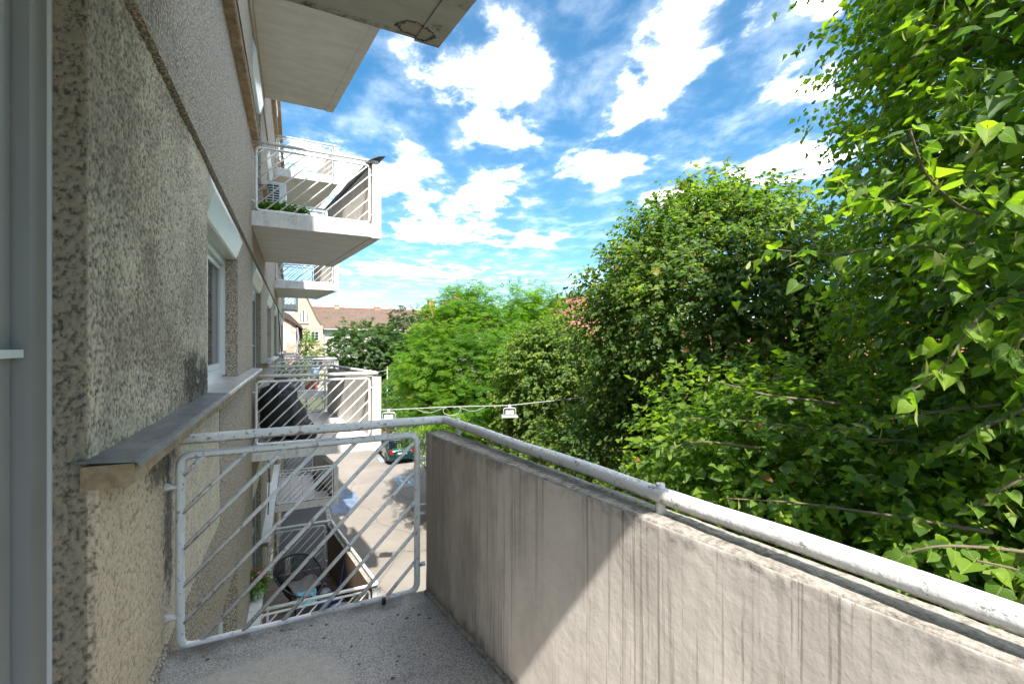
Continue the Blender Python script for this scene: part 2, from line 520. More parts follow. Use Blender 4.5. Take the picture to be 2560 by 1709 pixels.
    # asphalt: pale dusty street and dark pavement
    for name, c0, c1 in (('asphalt', (0.205, 0.183, 0.160), (0.285, 0.255, 0.222)), ('asphalt_dark', (0.055, 0.057, 0.062), (0.10, 0.10, 0.105))):
        m, t, b, p = new_mat(name)
        n = t.noise(p, 0.55, 7, 0.65)
        f = t.noise(p, 70, 4, 0.7)
        c = t.ramp(n, [(0.3, c0), (0.7, c1)])
        c = t.mix(t.smooth(f, 0.4, 0.75, 0, 0.35), c, tuple(x * 0.55 for x in c0))
        cr = t.voro(t.vmath('ADD', p, t.vmath('MULTIPLY', wn_vec(t, p), (0.5, 0.5, 0))), 0.24, 'DISTANCE_TO_EDGE')
        c = t.mix(t.smooth(cr.outputs['Distance'], 0.010, 0.003, 0, 0.4), c, tuple(x * 0.35 for x in c0))
        pt = t.noise(t.mapping(p, (1, 0.5, 1), (5, 5, 0)), 0.8, 5, 0.7)
        c = t.mix(t.smooth(pt, 0.62, 0.68, 0, 0.35), c, tuple(x * 0.5 for x in c0))
        t.link(c, b.inputs['Base Color'])
        b.inputs['Roughness'].default_value = 0.88
        bump(t, b, f, 0.5, 0.01)

    m, t, b, p = new_mat('ground_soil')
    n = t.noise(p, 1.2, 6, 0.65)
    t.link(t.ramp(n, [(0.35, (0.055, 0.05, 0.03)), (0.55, (0.07, 0.085, 0.03)), (0.72, (0.16, 0.13, 0.09))]), b.inputs['Base Color'])
    b.inputs['Roughness'].default_value = 0.95
    plain('paving', (0.27, 0.255, 0.235), 0.85, 0, 0.15, 3, 0.004)

    # chalky blue spill
    m, t, b, p = new_mat('spill')
    n = t.noise(p, 2.4, 6, 0.7)
    t.link(t.ramp(n, [(0.3, (0.10, 0.14, 0.22)), (0.5, (0.16, 0.22, 0.33)), (0.7, (0.30, 0.34, 0.40))]), b.inputs['Base Color'])
    b.inputs['Roughness'].default_value = 0.35

    # tiled roofs
    for name, cols in (('roof_old', ((0.095, 0.070, 0.055), (0.18, 0.140, 0.108), (0.25, 0.115, 0.07))),
                       ('roof_red', ((0.24, 0.085, 0.055), (0.36, 0.145, 0.095), (0.44, 0.21, 0.15)))):
        m, t, b, p = new_mat(name)
        n = t.noise(p, 0.9, 7, 0.7)
        f = t.voro(t.mapping(p, (1, 1, 1.6)), 4.2)
        k = t.math('ADD', t.math('MULTIPLY', n, 0.55), t.math('MULTIPLY', t.vmath('DOT_PRODUCT', f.outputs['Color'], (0.33, 0.33, 0.33)), 0.5))
        c = t.ramp(k, [(0.28, cols[0]), (0.52, cols[1]), (0.72, cols[2])])
        if name == 'roof_old':
            c = t.mix(t.smooth(t.noise(p, 3.2, 6, .8), 0.60, 0.70), c, (0.08, 0.07, 0.05))
            c = t.mix(t.smooth(t.noise(t.vmath('ADD', p, (9, 3, 4)), 2.0, 6, .8), 0.60, 0.68, 0, 0.7), c, (0.22, 0.205, 0.18))
        t.link(c, b.inputs['Base Color'])
        b.inputs['Roughness'].default_value = 0.9
        bump(t, b, f.outputs['Distance'], 0.6, 0.05)

    # brick
    m, t, b, p = new_mat('brick_plain')
    br = t.add('ShaderNodeTexBrick')
    t.link(t.mapping(p, (1, 1, 1), (0, 0, 0), (R(90), 0, 0)), br.inputs['Vector'])
    br.inputs['Color1'].default_value = (0.42, 0.15, 0.08, 1)
    br.inputs['Color2'].default_value = (0.52, 0.23, 0.13, 1)
    br.inputs['Mortar'].default_value = (0.42, 0.36, 0.30, 1)
    br.inputs['Scale'].default_value = 4
    t.link(br.outputs[0], b.inputs['Base Color'])
    b.inputs['Roughness'].default_value = 0.9
    m, t, b, p = new_mat('brick_ruin')
    br = t.add('ShaderNodeTexBrick')
    t.link(t.mapping(p, (1, 1, 1), (0, 0, 0), (R(90), 0, 0)), br.inputs['Vector'])
    br.inputs['Color1'].default_value = (0.48, 0.19, 0.11, 1)
    br.inputs['Color2'].default_value = (0.60, 0.33, 0.22, 1)
    br.inputs['Mortar'].default_value = (0.55, 0.49, 0.42, 1)
    br.inputs['Scale'].default_value = 3.4
    pn = t.noise(p, 0.9, 6, 0.75)
    t.link(t.mix(t.smooth(pn, 0.47, 0.54), br.outputs[0], (0.70, 0.63, 0.54)), b.inputs['Base Color'])
    b.inputs['Roughness'].default_value = 0.92
    bump(t, b, pn, 0.7, 0.05)

    # foliage
    def leaf(name, lo, mid, hi, trans, rough=0.42, obj=False, sheen=0.5):
        m, t, b, p = new_mat(name)
        if obj:
            r = t.add('ShaderNodeObjectInfo').outputs['Random']
        else:
            r = t.add('ShaderNodeAttribute', attribute_name='tint').outputs['Fac']
        c = t.ramp(r, [(0.0, lo), (0.5, mid), (1.0, hi)])
        if obj:   # veins from the leaf's own coordinates
            oc = t.add('ShaderNodeTexCoord').outputs['Object']
            sx = t.add('ShaderNodeSeparateXYZ')
            t.link(oc, sx.inputs[0])
            ax = t.math('ABSOLUTE', sx.outputs[0])
            mid_ = t.smooth(ax, 0.035, 0.012)
            sv = t.math('PINGPONG', t.math('MULTIPLY', t.math('SUBTRACT', sx.outputs[1], t.math('MULTIPLY', ax, 0.75)), 6.5), 0.5)
            ve = t.math('MAXIMUM', mid_, t.math('MULTIPLY', t.smooth(sv, 0.09, 0.02), 0.6))
            stalk = t.smooth(sx.outputs[1], -0.06, -0.10)
            ve = t.math('MAXIMUM', ve, stalk)
            c = t.mix(t.math('MULTIPLY', ve, 0.55), c, (0.34, 0.40, 0.09))
            bump(t, b, t.math('SUBTRACT', t.noise(oc, 9, 3, .6), t.math('MULTIPLY', ve, .8)), 0.35, 0.006)
        t.link(c, b.inputs['Base Color'])
        b.inputs['Roughness'].default_value = rough
        b.inputs['Specular IOR Level'].default_value = sheen
        tr = t.add('ShaderNodeBsdfTranslucent')
        tcol = t.mix(1.0, c, trans, 'MULTIPLY')
        t.link(tcol, tr.inputs[0])
        mx = t.add('ShaderNodeMixShader')
        mx.inputs[0].default_value = 0.45
        t.link(b.outputs[0], mx.inputs[1])
        t.link(tr.outputs[0], mx.inputs[2])
        t.link(mx.outputs[0], t.n['Material Output'].inputs[0])
    LT = (2.3, 2.5, 0.7)
    leaf('leaf_linden', (0.030, 0.078, 0.020), (0.090, 0.175, 0.022), (0.240, 0.330, 0.028), LT, 0.5, sheen=.35)
    leaf('leaf_linden_big', (0.060, 0.130, 0.022), (0.125, 0.225, 0.024), (0.225, 0.330, 0.032), LT, 0.5, True, sheen=.3)
    leaf('leaf_linden_dry', (0.030, 0.072, 0.022), (0.085, 0.150, 0.032), (0.260, 0.315, 0.060), LT, 0.55, sheen=.35)
    leaf('bract', (0.19, 0.24, 0.07), (0.27, 0.32, 0.10), (0.36, 0.38, 0.14), (1.4, 1.4, 0.8), 0.6)
    leaf('leaf_robinia', (0.045, 0.140, 0.012), (0.108, 0.215, 0.016), (0.220, 0.330, 0.026), LT, 0.55, sheen=.35)
    leaf('leaf_maple', (0.030, 0.070, 0.022), (0.060, 0.115, 0.030), (0.115, 0.170, 0.050), LT, 0.5)
    leaf('leaf_dark', (0.018, 0.042, 0.016), (0.035, 0.070, 0.022), (0.085, 0.095, 0.040), LT, 0.5)
    leaf('leaf_shrub', (0.045, 0.130, 0.016), (0.090, 0.200, 0.022), (0.170, 0.280, 0.040), LT, 0.5)
    leaf('leaf_dead', (0.16, 0.075, 0.025), (0.24, 0.12, 0.03), (0.34, 0.24, 0.04), (1.2, 1.1, 0.8), 0.7)


def wn_vec(t, p):
    nd = t.add('ShaderNodeTexNoise')
    t.link(p, nd.inputs['Vector'])
    nd.inputs['Scale'].default_value = 0.6
    return nd.outputs[1]


build_materials()

# ------------------------------------------------------------------ mesh helpers


class MB:
    def __init__(self):
        self.v, self.f, self.mi = [], [], []

    def poly(self, pts, mi=0):
        n = len(self.v)
        self.v += [tuple(p) for p in pts]
        self.f.append(tuple(range(n, n + len(pts))))
        self.mi.append(mi)
        return self

    def box(self, a, b, mi=0):
        x0, y0, z0 = [min(a[i], b[i]) for i in range(3)]
        x1, y1, z1 = [max(a[i], b[i]) for i in range(3)]
        n = len(self.v)
        self.v += [(x0, y0, z0), (x1, y0, z0), (x1, y1, z0), (x0, y1, z0), (x0, y0, z1), (x1, y0, z1), (x1, y1, z1), (x0, y1, z1)]
        for q in ((0, 3, 2, 1), (4, 5, 6, 7), (0, 1, 5, 4), (1, 2, 6, 5), (2, 3, 7, 6), (3, 0, 4, 7)):
            self.f.append(tuple(n + i for i in q))
            self.mi.append(mi)
        return self

    def prism(self, poly, axis, a, b, mi=0):
        """extrude a 2D polygon along axis 'x','y' or 'z' from a to b"""
        def P(p, h):
            return {'z': (p[0], p[1], h), 'y': (p[0], h, p[1]), 'x': (h, p[0], p[1])}[axis]
        n, k = len(self.v), len(poly)
        self.v += [P(p, a) for p in poly] + [P(p, b) for p in poly]
        self.f.append(tuple(range(n + k - 1, n - 1, -1)))
        self.f.append(tuple(range(n + k, n + 2 * k)))
        self.mi += [mi, mi]
        for i in range(k):
            j = (i + 1) % k
            self.f.append((n + i, n + j, n + k + j, n + k + i))
            self.mi.append(mi)
        return self

    def tube(self, pts, r, seg=8, mi=0, caps=True):
        pts = [Vector(p) for p in pts]
        rs = r if isinstance(r, (list, tuple)) else [r] * len(pts)
        n0 = len(self.v)
        up = None
        for i, p in enumerate(pts):
            if i == 0:
                d = pts[1] - p
            elif i == len(pts) - 1:
                d = p - pts[i - 1]
            else:
                d = (pts[i + 1] - p).normalized() + (p - pts[i - 1]).normalized()
            d.normalize()
            if up is None:
                up = d.orthogonal().normalized()
            up = (up - d * up.dot(d))
            up = up.normalized() if up.length > 1e-6 else d.orthogonal().normalized()
            s = d.cross(up)
            for k in range(seg):
                a = 2 * math.pi * k / seg
                self.v.append(tuple(p + (up * math.cos(a) + s * math.sin(a)) * rs[i]))
        for i in range(len(pts) - 1):
            for k in range(seg):
                a, b = n0 + i * seg + k, n0 + i * seg + (k + 1) % seg
                self.f.append((a, b, b + seg, a + seg))
                self.mi.append(mi)
        if caps:
            self.f.append(tuple(n0 + k for k in range(seg - 1, -1, -1)))
            e = n0 + (len(pts) - 1) * seg
            self.f.append(tuple(e + k for k in range(seg)))
            self.mi += [mi, mi]
        return self

    def lathe(self, prof, c=(0, 0, 0), seg=20, mi=0):
        n0 = len(self.v)
        for (r, z) in prof:
            for k in range(seg):
                a = 2 * math.pi * k / seg
                self.v.append((c[0] + r * math.cos(a), c[1] + r * math.sin(a), c[2] + z))
        for i in range(len(prof) - 1):
            for k in range(seg):
                a, b = n0 + i * seg + k, n0 + i * seg + (k + 1) % seg
                self.f.append((a, b, b + seg, a + seg))
                self.mi.append(mi)
        self.f.append(tuple(n0 + k for k in range(seg - 1, -1, -1)))
        e = n0 + (len(prof) - 1) * seg
        self.f.append(tuple(e + k for k in range(seg)))
        self.mi += [mi, mi]
        return self

    def mesh(self, name, mats, smooth=False):
        me = bpy.data.meshes.new(name)
        me.from_pydata(self.v, [], self.f)
        for m in (mats if isinstance(mats, (list, tuple)) else [mats]):
            me.materials.append(M[m])
        if len(set(self.mi)) > 1:
            me.polygons.foreach_set('material_index', self.mi)
        if smooth:
            me.polygons.foreach_set('use_smooth', [len(f) <= 4 for f in self.f])
        me.update()
        return me

    def build(self, name, mats, parent=None, smooth=False, loc=None):
        return link(name, self.mesh(name, mats, smooth), parent, loc)


def link(name, data, parent=None, loc=None):
    o = bpy.data.objects.new(name, data)
    COL.objects.link(o)
    if loc is not None:
        o.location = loc
    if parent is not None:
        o.parent = parent
    return o


def tag(o, label=None, cat=None, group=None, kind=None):
    for k, v in (('label', label), ('category', cat), ('group', group), ('kind', kind)):
        if v:
            o[k] = v
    return o


def thing(name, label, cat, loc=(0, 0, 0), rz=0.0, group=None):
    o = link(name, None, None, loc)
    o.empty_display_size = 0.2
    o.rotation_euler = (0, 0, rz)
    return tag(o, label, cat, group)


def vnoise(p, seed=0):
    """value noise at points p (n,3) -> 0..1"""
    p = np.asarray(p, float)
    i = np.floor(p).astype(np.int64)
    f = p - i
    f = f * f * (3 - 2 * f)

    def h(a, b, c):
        n = (a * 374761393 + b * 668265263 + c * 2147483647 + seed * 144665) & 0xFFFFFFFF
        n = ((n ^ (n >> 13)) * 1274126177) & 0xFFFFFFFF
        n = ((n ^ (n >> 16)) * 2246822519) & 0xFFFFFFFF
        return ((n ^ (n >> 15)) & 0xFFFF) / 65535.0
    r = 0
    for dx in (0, 1):
        wx = f[:, 0] if dx else 1 - f[:, 0]
        for dy in (0, 1):
            wy = f[:, 1] if dy else 1 - f[:, 1]
            for dz in (0, 1):
                wz = f[:, 2] if dz else 1 - f[:, 2]
                r = r + wx * wy * wz * h(i[:, 0] + dx, i[:, 1] + dy, i[:, 2] + dz)
    return r


def np_mesh(name, verts, tris, mats, fattr=None, vattr=None, mi=None, smooth=True):
    me = bpy.data.meshes.new(name)
    nv, nf = len(verts), len(tris)
    k = tris.shape[1]
    me.vertices.add(nv)
    me.vertices.foreach_set('co', np.ascontiguousarray(verts, dtype=np.float32).ravel())
    me.loops.add(nf * k)
    me.loops.foreach_set('vertex_index', np.ascontiguousarray(tris, dtype=np.int32).ravel())
    me.polygons.add(nf)
    me.polygons.foreach_set('loop_start', np.arange(0, nf * k, k, dtype=np.int32))
    if mi is not None:
        me.polygons.foreach_set('material_index', np.ascontiguousarray(mi, dtype=np.int32))
    me.polygons.foreach_set('use_smooth', np.full(nf, smooth, dtype=bool))
    for m in mats:
        me.materials.append(M[m])
    for dom, at_ in (('FACE', fattr), ('POINT', vattr)):
        if at_:
            a = me.attributes.new(at_[0], 'FLOAT', dom)
            a.data.foreach_set('value', np.ascontiguousarray(at_[1], dtype=np.float32))
    me.update(calc_edges=True)
    return me

# ------------------------------------------------------------------ ground, street
GZ = -7.0
PITCH = 6.97
BLD_END = 25.6


def structure(name, mb, mat):
    return tag(mb.build(name, mat), kind='structure')


structure('ground', MB().poly([(-400, -200, GZ - 0.12), (600, -200, GZ - 0.12), (600, 900, GZ - 0.12), (-400, 900, GZ - 0.12)]), 'ground_soil')
# street sheet, gently curving out of sight behind the far trees
street_pts = [(1.3, -12), (6.6, -12), (6.6, 40), (7.6, 52), (10.5, 62), (6.0, 66), (2.6, 52), (1.3, 38)]
structure('street', MB().poly([(x, y, GZ) for x, y in street_pts]), 'asphalt')
structure('pavement', MB().poly([(-0.5, -12, GZ + 0.05), (1.12, -12, GZ + 0.05), (1.12, 40, GZ + 0.05), (-0.5, 40, GZ + 0.05)]), 'asphalt_dark')
pav2 = structure('pavement_across', MB().poly([(6.8, -12, GZ + 0.10), (8.8, -12, GZ + 0.10), (8.8, 44, GZ + 0.10), (6.8, 44, GZ + 0.10)]), 'paving')


def kerb(label_x0, x1, y0, y1, ztop, name_mat):
    root = thing('kerb', 'kerb of pale stone blocks along the apartment building pavement' if label_x0 < 3 else
                 'kerb of pale stone blocks under the row of street trees', 'kerb', (label_x0, y0, GZ))
    me = {}
    y, i = y0, 0
    while y < y1:
        w = 0.78
        var = i % 3
        if var not in me:
            j = [random.uniform(-.012, .012) for _ in range(4)]
            me[var] = MB().prism([(0, -0.1), (x1 - label_x0 + j[0], -0.1), (x1 - label_x0 + j[1], ztop - 0.02), (x1 - label_x0 - 0.02, ztop + j[2] * .5), (0.01, ztop + j[3] * .5)], 'y', 0.006, w - 0.012).mesh('kerb_block', name_mat)
        link('kerb_block', me[var], root, (0, y - y0, 0))
        y += w
        i += 1


kerb(1.12, 1.30, 6.0, 38.0, 0.07, 'kerb_stone')
kerb(6.6, 6.8, 8.0, 40.0, 0.12, 'kerb_stone')

# painted bay marks
for (x0, y0, x1, y1, mat_, lab) in ((4.62, 22.1, 5.55, 23.9, 'blue_paint', 'pale blue square painted on the street behind the green car'),
                                    (4.55, 27.3, 5.0, 28.5, 'blue_paint', 'small blue square painted beside the wheels of the green car'),
                                    (4.4, 31.3, 5.2, 31.5, 'line_paint', 'short white line painted beyond the green car'),
                                    (4.7, 19.3, 5.9, 19.45, 'line_paint', 'white line painted near the dark car in tree shade')):
    o = MB().poly([(x0, y0, GZ + .004), (x1, y0, GZ + .004), (x1, y1, GZ + .004), (x0, y1, GZ + .004)])
    if mat_ == 'blue_paint' and y0 < 25:  # worn white wheelchair-bay strokes
        pass
    tag(o.build('road_marking', mat_), lab, 'marking')
wp = MB()
for (a, b, c, d) in ((4.85, 22.9, 4.95, 23.5), (4.95, 22.9, 5.25, 23.0), (5.15, 22.5, 5.25, 22.9), (4.88, 23.6, 5.0, 23.72)):
    wp.poly([(a, b, GZ + .008), (c, b, GZ + .008), (c, d, GZ + .008), (a, d, GZ + .008)])
tag(wp.build('parking_symbol', 'line_paint'), 'worn white parking symbol on the pale blue square', 'marking')

pud = []
for i in range(40):
    a = 2 * math.pi * i / 40
    r = 1 + 0.22 * math.sin(2 * a + 1) + 0.12 * math.sin(7 * a) + 0.07 * math.sin(13 * a + 2)
    pud.append((1.92 + 0.52 * r * math.cos(a), 21.4 + 2.0 * r * math.sin(a), GZ + .006))
tag(MB().poly(pud).build('spill', 'spill'), 'pale blue ragged spill on the street beside the apartment kerb', 'spill')

# ------------------------------------------------------------------ the apartment building
XS, XW, XB = -0.497, -0.520, -0.86
bld = thing('apartment_building', 'grey rough-cast apartment building with stone ledges, balconies on its street side', 'building', (-0.5, 12, GZ))


def bchild(name, mesh_or_mb, mats=None, loc=(0, 0, 0), parent=None, smooth=False):
    me = mesh_or_mb.mesh(name, mats, smooth) if isinstance(mesh_or_mb, MB) else mesh_or_mb
    o = link(name, me, parent or bld, None)
    base = Vector((-0.5, 12, GZ))
    o.location = Vector(loc) - base if parent is None else Vector(loc)
    return o


def stucco_grid(name, path, z0, z1, step, amp=0.006):
    """rough-cast wall surface following a plan path, every grain displaced"""
    pts = [np.array(p, float) for p in path]
    out = []
    for a, b in zip(pts[:-1], pts[1:]):
        n = max(1, int(np.linalg.norm(b - a) / step))
        out += [a + (b - a) * i / n for i in range(n)]
    out.append(pts[-1])
    out = np.array(out)
    for _ in range(3):   # ease the corners
        o2 = out.copy()
        o2[1:-1] = (out[:-2] + 2 * out[1:-1] + out[2:]) / 4
        out = o2
    tg = np.gradient(out, axis=0)
    for _ in range(3):
        tg[1:-1] = (tg[:-2] + 2 * tg[1:-1] + tg[2:]) / 4
    tg /= np.linalg.norm(tg, axis=1)[:, None]
    nr = np.stack([tg[:, 1], -tg[:, 0]], 1)
    nz = max(2, int((z1 - z0) / step))
    zz = np.linspace(z0, z1, nz + 1)
    n = len(out)
    P = np.zeros((nz + 1, n, 3))
    P[:, :, 0] = out[None, :, 0]
    P[:, :, 1] = out[None, :, 1]
    P[:, :, 2] = zz[:, None]
    N = np.zeros_like(P)
    N[:, :, 0] = nr[None, :, 0]
    N[:, :, 1] = nr[None, :, 1]
    flat = P.reshape(-1, 3)
    q = flat * np.array([1, 1, 0.8])
    h = 0.6 * vnoise(q / 0.0085, 1) + 0.4 * vnoise(q / 0.005 + 7, 2)
    h = np.clip((h - 0.25) / 0.5, 0, 1)
    d = amp * h + 0.007 * (vnoise(flat / 0.28, 3) - 0.5) - amp
    V = flat + N.reshape(-1, 3) * d[:, None]
    idx = np.arange((nz + 1) * n).reshape(nz + 1, n)
    F = np.stack([idx[:-1, :-1], idx[:-1, 1:], idx[1:, 1:], idx[1:, :-1]], -1).reshape(-1, 4)
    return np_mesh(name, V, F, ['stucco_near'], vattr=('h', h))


wall_mesh = {}
for L in range(-2, 3):
    dz = 3.0 * L
    for k in range(0, 4):
        y0, y1 = PITCH * k, min(PITCH * (k + 1), BLD_END)
        ys = -1.6 if k == 0 else y0
        # band under the floor line
        bchild('wall_panel', MB().box((XB, ys, max(-1.82 + dz, GZ - .1)), (XS, y1, -1.30 + dz)), 'stucco')
        # spandrel between floor line and ledge
        a, b = y0 + 1.64, y1 + (0.02 if y1 < BLD_END else 0)
        if (L, k) == (0, 0):
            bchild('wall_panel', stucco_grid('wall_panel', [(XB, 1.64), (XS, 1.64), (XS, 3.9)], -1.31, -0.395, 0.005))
            bchild('wall_panel', MB().box((XB, 3.9, -1.30), (XS, b, -0.40)), 'stucco')
        else:
            bchild('wall_panel', MB().box((XB, a, -1.30 + dz), (XS, b, -0.40 + dz)), 'stucco')
        if k == 0:
            bchild('wall_panel', MB().box((XB, -1.6, -1.30 + dz), (XS, 0.02, 1.16 + dz)), 'stucco')
        # piers between the openings
        if (L, k) == (0, 0):
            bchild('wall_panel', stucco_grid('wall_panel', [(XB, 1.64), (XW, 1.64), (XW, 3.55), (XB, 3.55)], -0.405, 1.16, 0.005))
        else:
            bchild('wall_panel', MB().box((XB, y0 + 1.64, -0.40 + dz), (XW, y0 + 3.55, 1.16 + dz)), 'stucco')
        if y0 + 5.25 < y1:
            bchild('wall_panel', MB().box((XB, y0 + 5.25, -0.40 + dz), (XW, b, 1.16 + dz)), 'stucco')
        # shadow groove over the openings
        bchild('groove_strip', MB().box((XB, ys, 1.16 + dz), (XW - 0.015, y1, 1.18 + dz)), 'groove')
# roof edge
bchild('cornice', MB().box((-9, -1.6, 7.18), (XS + 0.10, BLD_END, 7.34)).box((-9, -1.6, 7.34), (XS + 0.06, BLD_END, 7.40)), 'ledge_stone')
bchild('end_wall', MB().box((-9, BLD_END - 0.3, GZ), (XB - .003, BLD_END - .002, 7.18)), 'stucco')
bchild('back_wall', MB().box((-9.2, -1.6, GZ), (-9.003, BLD_END, 7.18)), 'stucco')
bchild('near_end_wall', MB().box((-9, -1.6, GZ), (XB - .003, -1.4, 7.18)), 'stucco')

# ledges
stone = MB()
jy = [1.618, 1.63, 2.3, 3.1, 3.9, 4.8, 5.7, 6.4, 6.97]
for a, b in zip(jy[:-1], jy[1:]):
    j = random.uniform(-.003, .003)
    stone.prism([(-0.53, -0.404), (-0.424 + j, -0.404), (-0.411 + j, -0.394), (-0.409 + j, -0.346), (-0.414, -0.338), (-0.53, -0.338)], 'y', a, b - 0.002)
stone_me = stone.mesh('ledge', 'ledge_stone')


def flash_mesh(ya, yb, back, mat):
    m = MB()
    n = max(2, int((yb - ya) / 0.12))
    prof = [(back, -0.326), (-0.412, -0.335), (-0.404, -0.338), (-0.401, -0.352), (-0.398, -0.352), (-0.400, -0.334), (-0.412, -0.330), (back, -0.320)]
    for i in range(n):
        a, b = ya + (yb - ya) * i / n, ya + (yb - ya) * (i + 1) / n
        w = 0.002 * math.sin(i * 2.1), 0.002 * math.sin((i + 1) * 2.1)
        for p, q in zip(prof[:-1], prof[1:]):
            m.poly([(p[0], a, p[1] + w[0]), (q[0], a, q[1] + w[0]), (q[0], b, q[1] + w[1]), (p[0], b, p[1] + w[1])])
    for s in (0, 1):
        yy = (ya, yb)[s]
        m.poly([(p[0], yy, p[1]) for p in (prof if s else prof[::-1])])
    return m.mesh('flashing', mat)


fl = [flash_mesh(1.612, 2.45, -0.54, 'zinc_dark'), flash_mesh(2.447, 3.56, -0.54, 'zinc_dark'), flash_mesh(3.57, 5.24, -0.66, 'zinc'),
      flash_mesh(5.245, 6.10, -0.54, 'zinc'), flash_mesh(6.097, 6.97, -0.54, 'zinc')]
tile_me = MB().box((-0.60, 0.004, 0), (-0.378, 0.296, 0.022)).mesh('sill_tile', 'white_tile')
for L in (-1, 0, 1, 2):
    for k in range(0, 4):
        if k == 3:
            continue
        o = bchild('ledge', stone_me, loc=(0, PITCH * k, 3 * L))
        if L == -1:
            for i in range(18):
                link('sill_tile', tile_me, o, (0, 1.60 + 0.3 * i, -0.336))
        else:
            for f in fl:
                link('flashing', f, o, (0, 0, 0))
o = bchild('ledge', stone_me, loc=(0, PITCH * 3 - 1.0, 0))
o.scale = (1, 0.9, 1)

# windows with roller shutter boxes
wf = MB()
Xf = -0.648
for (ya, yb, za, zb) in ((3.55, 3.615, -0.32, 0.85), (5.205, 5.25, -0.32, 0.85), (3.615, 5.205, -0.32, -0.24), (3.615, 5.205, 0.78, 0.85), (4.38, 4.42, -0.24, 0.78)):
    wf.box((Xf - 0.06, ya, za), (Xf, yb, zb))
win_me = wf.mesh('window', 'pvc')
sash = MB()
for (a, b) in ((3.62, 4.375), (4.425, 5.20)):
    for (ya, yb, za, zb) in ((a, a + .03, -.235, .775), (b - .03, b, -.235, .775), (a + .03, b - .03, -.235, -.185), (a + .03, b - .03, .725, .775)):
        sash.box((Xf - .05, ya, za), (Xf - .012, yb, zb))
sash_me = sash.mesh('sash', 'pvc')
pane_me = [MB().box((Xf - .04, a, -.185), (Xf - .03, b, .725)).mesh('pane', 'glass') for a, b in ((3.65, 4.345), (4.455, 5.17))]
rail_me = MB().box((Xf - .002, 5.215, -.30), (Xf + .022, 5.248, .86)).box((Xf - .002, 3.552, -.30), (Xf + .022, 3.585, .86)).mesh('shutter_guide', 'pvc')
boxprof = [(-0.70, 1.158), (-0.522, 1.150), (-0.478, 1.020), (-0.530, 0.855), (-0.545, 0.845), (-0.70, 0.845)]


def shutter_box(ya, yb):
    m = MB().prism(boxprof, 'y', ya, yb)
    m.box((-0.648 + .002, ya + .03, 0.775), (-0.628, yb - .03, 0.847))
    return m.mesh('shutter_box', 'shutter')


wbox_me = shutter_box(3.552, 5.248)
for L in (-2, -1, 0, 1, 2):
    for k in range(0, 4):
        if PITCH * k + 5.25 > BLD_END:
            continue
        w = bchild('window', win_me, loc=(0, PITCH * k, 3 * L))
        link('sash', sash_me, w)
        for p in pane_me:
            link('pane', p, w)
        if not ((L in (0, -1) and k == 2) or (L, k) == (-1, 0)):
            link('shutter_guide', rail_me, w)
            link('shutter_box', wbox_me, w)
        else:
            bchild('lintel', MB().box((XB, 3.55, 0.852), (XW - .005, 5.25, 1.158)), 'stucco', loc=(0, PITCH * k, 3 * L))
# balcony doors
Xd = -0.594
df = MB()
for (ya, yb, za, zb) in ((0.02, 0.085, -1.28, 0.85), (1.630, 1.64, -1.28, 0.85), (0.085, 1.630, 0.79, 0.85), (0.80, 0.87, -1.28, 0.79)):
    df.box((Xd - .06, ya, za), (Xd, yb, zb))
door_me = df.mesh('balcony_door', 'pvc')
leafm = MB()
for (a, b) in ((0.09, 0.795), (0.875, 1.622)):
    for (ya, yb, za, zb) in ((a, a + .085, -1.27, .78), (b - .085, b, -1.27, .78), (a + .085, b - .085, -1.27, -1.15), (a + .085, b - .085, .69, .78)):
        leafm.box((Xd - .05, ya, za), (Xd - .005, yb, zb))
leaf_me = leafm.mesh('door_leaf', 'pvc_shade')
dp = MB()
for (a, b) in ((0.175, 0.71), (0.96, 1.527)):
    for (za, zb) in ((-1.15, .69),):
        dp.box((Xd - .044, a, za), (Xd - .036, b, zb))
dpan_me = dp.mesh('door_panel', 'pvc_shade')
mun_me = MB().box((Xd - .052, .175, -.032), (Xd - .012, .71, -.014)).box((Xd - .052, .96, -.032), (Xd - .012, 1.527, -.014)).mesh('muntin', 'pvc')
dbox_me = shutter_box(0.022, 1.638)
for L in (-1, 0, 1, 2):
    for k in range(0, 4):
        own = (k, L) == (0, 0)
        d = bchild('balcony_door', door_me, loc=(0, PITCH * k, 3 * L + (0.1536 if own else 0)))
        if own:
            d.scale = (1, 1, 1.12)
        link('door_leaf', leaf_me, d)
        link('door_panel', dpan_me, d)
        link('muntin', mun_me, d, (0, 0, -0.135 if own else 0))
        if L != 0 or k != 0:
            link('shutter_box', dbox_me, d)
        else:
            bchild('lintel', MB().box((XB, 0.02, 1.107), (XW - .004, 1.64, 1.158)), 'stucco')

# ------------------------------------------------------------------ balconies
YN, YF = -0.42, 2.40      # near and far ends of a balcony in its unit
ZF, ZP = -1.30, -0.463    # floor and parapet top
ZR = -0.412               # handrail
BB = Vector((0.2, 1.0, ZF))


class Geo:
    def __init__(s, inner_far, slope, thick, yn=YN, yf=YF):
        s.i0, s.sl, s.th, s.yn, s.yf = inner_far, slope, thick, yn, yf

    def xi(s, y):
        return s.i0 + (s.yf - y) * s.sl

    def xo(s, y):
        return s.xi(y) + s.th


G_MINE = Geo(0.612, 0.155, 0.110)
G_MINE.rail = lambda y: 0.747 + (2.27 - y) * 0.1165
G_STD = Geo(0.545, 0.155, 0.115)
G_SMALL = Geo(0.02, 0.0, 0.09, 0.6, 2.3)


def shift(mb, v=BB):
    mb.v = [(p[0] - v[0], p[1] - v[1], p[2] - v[2]) for p in mb.v]
    return mb


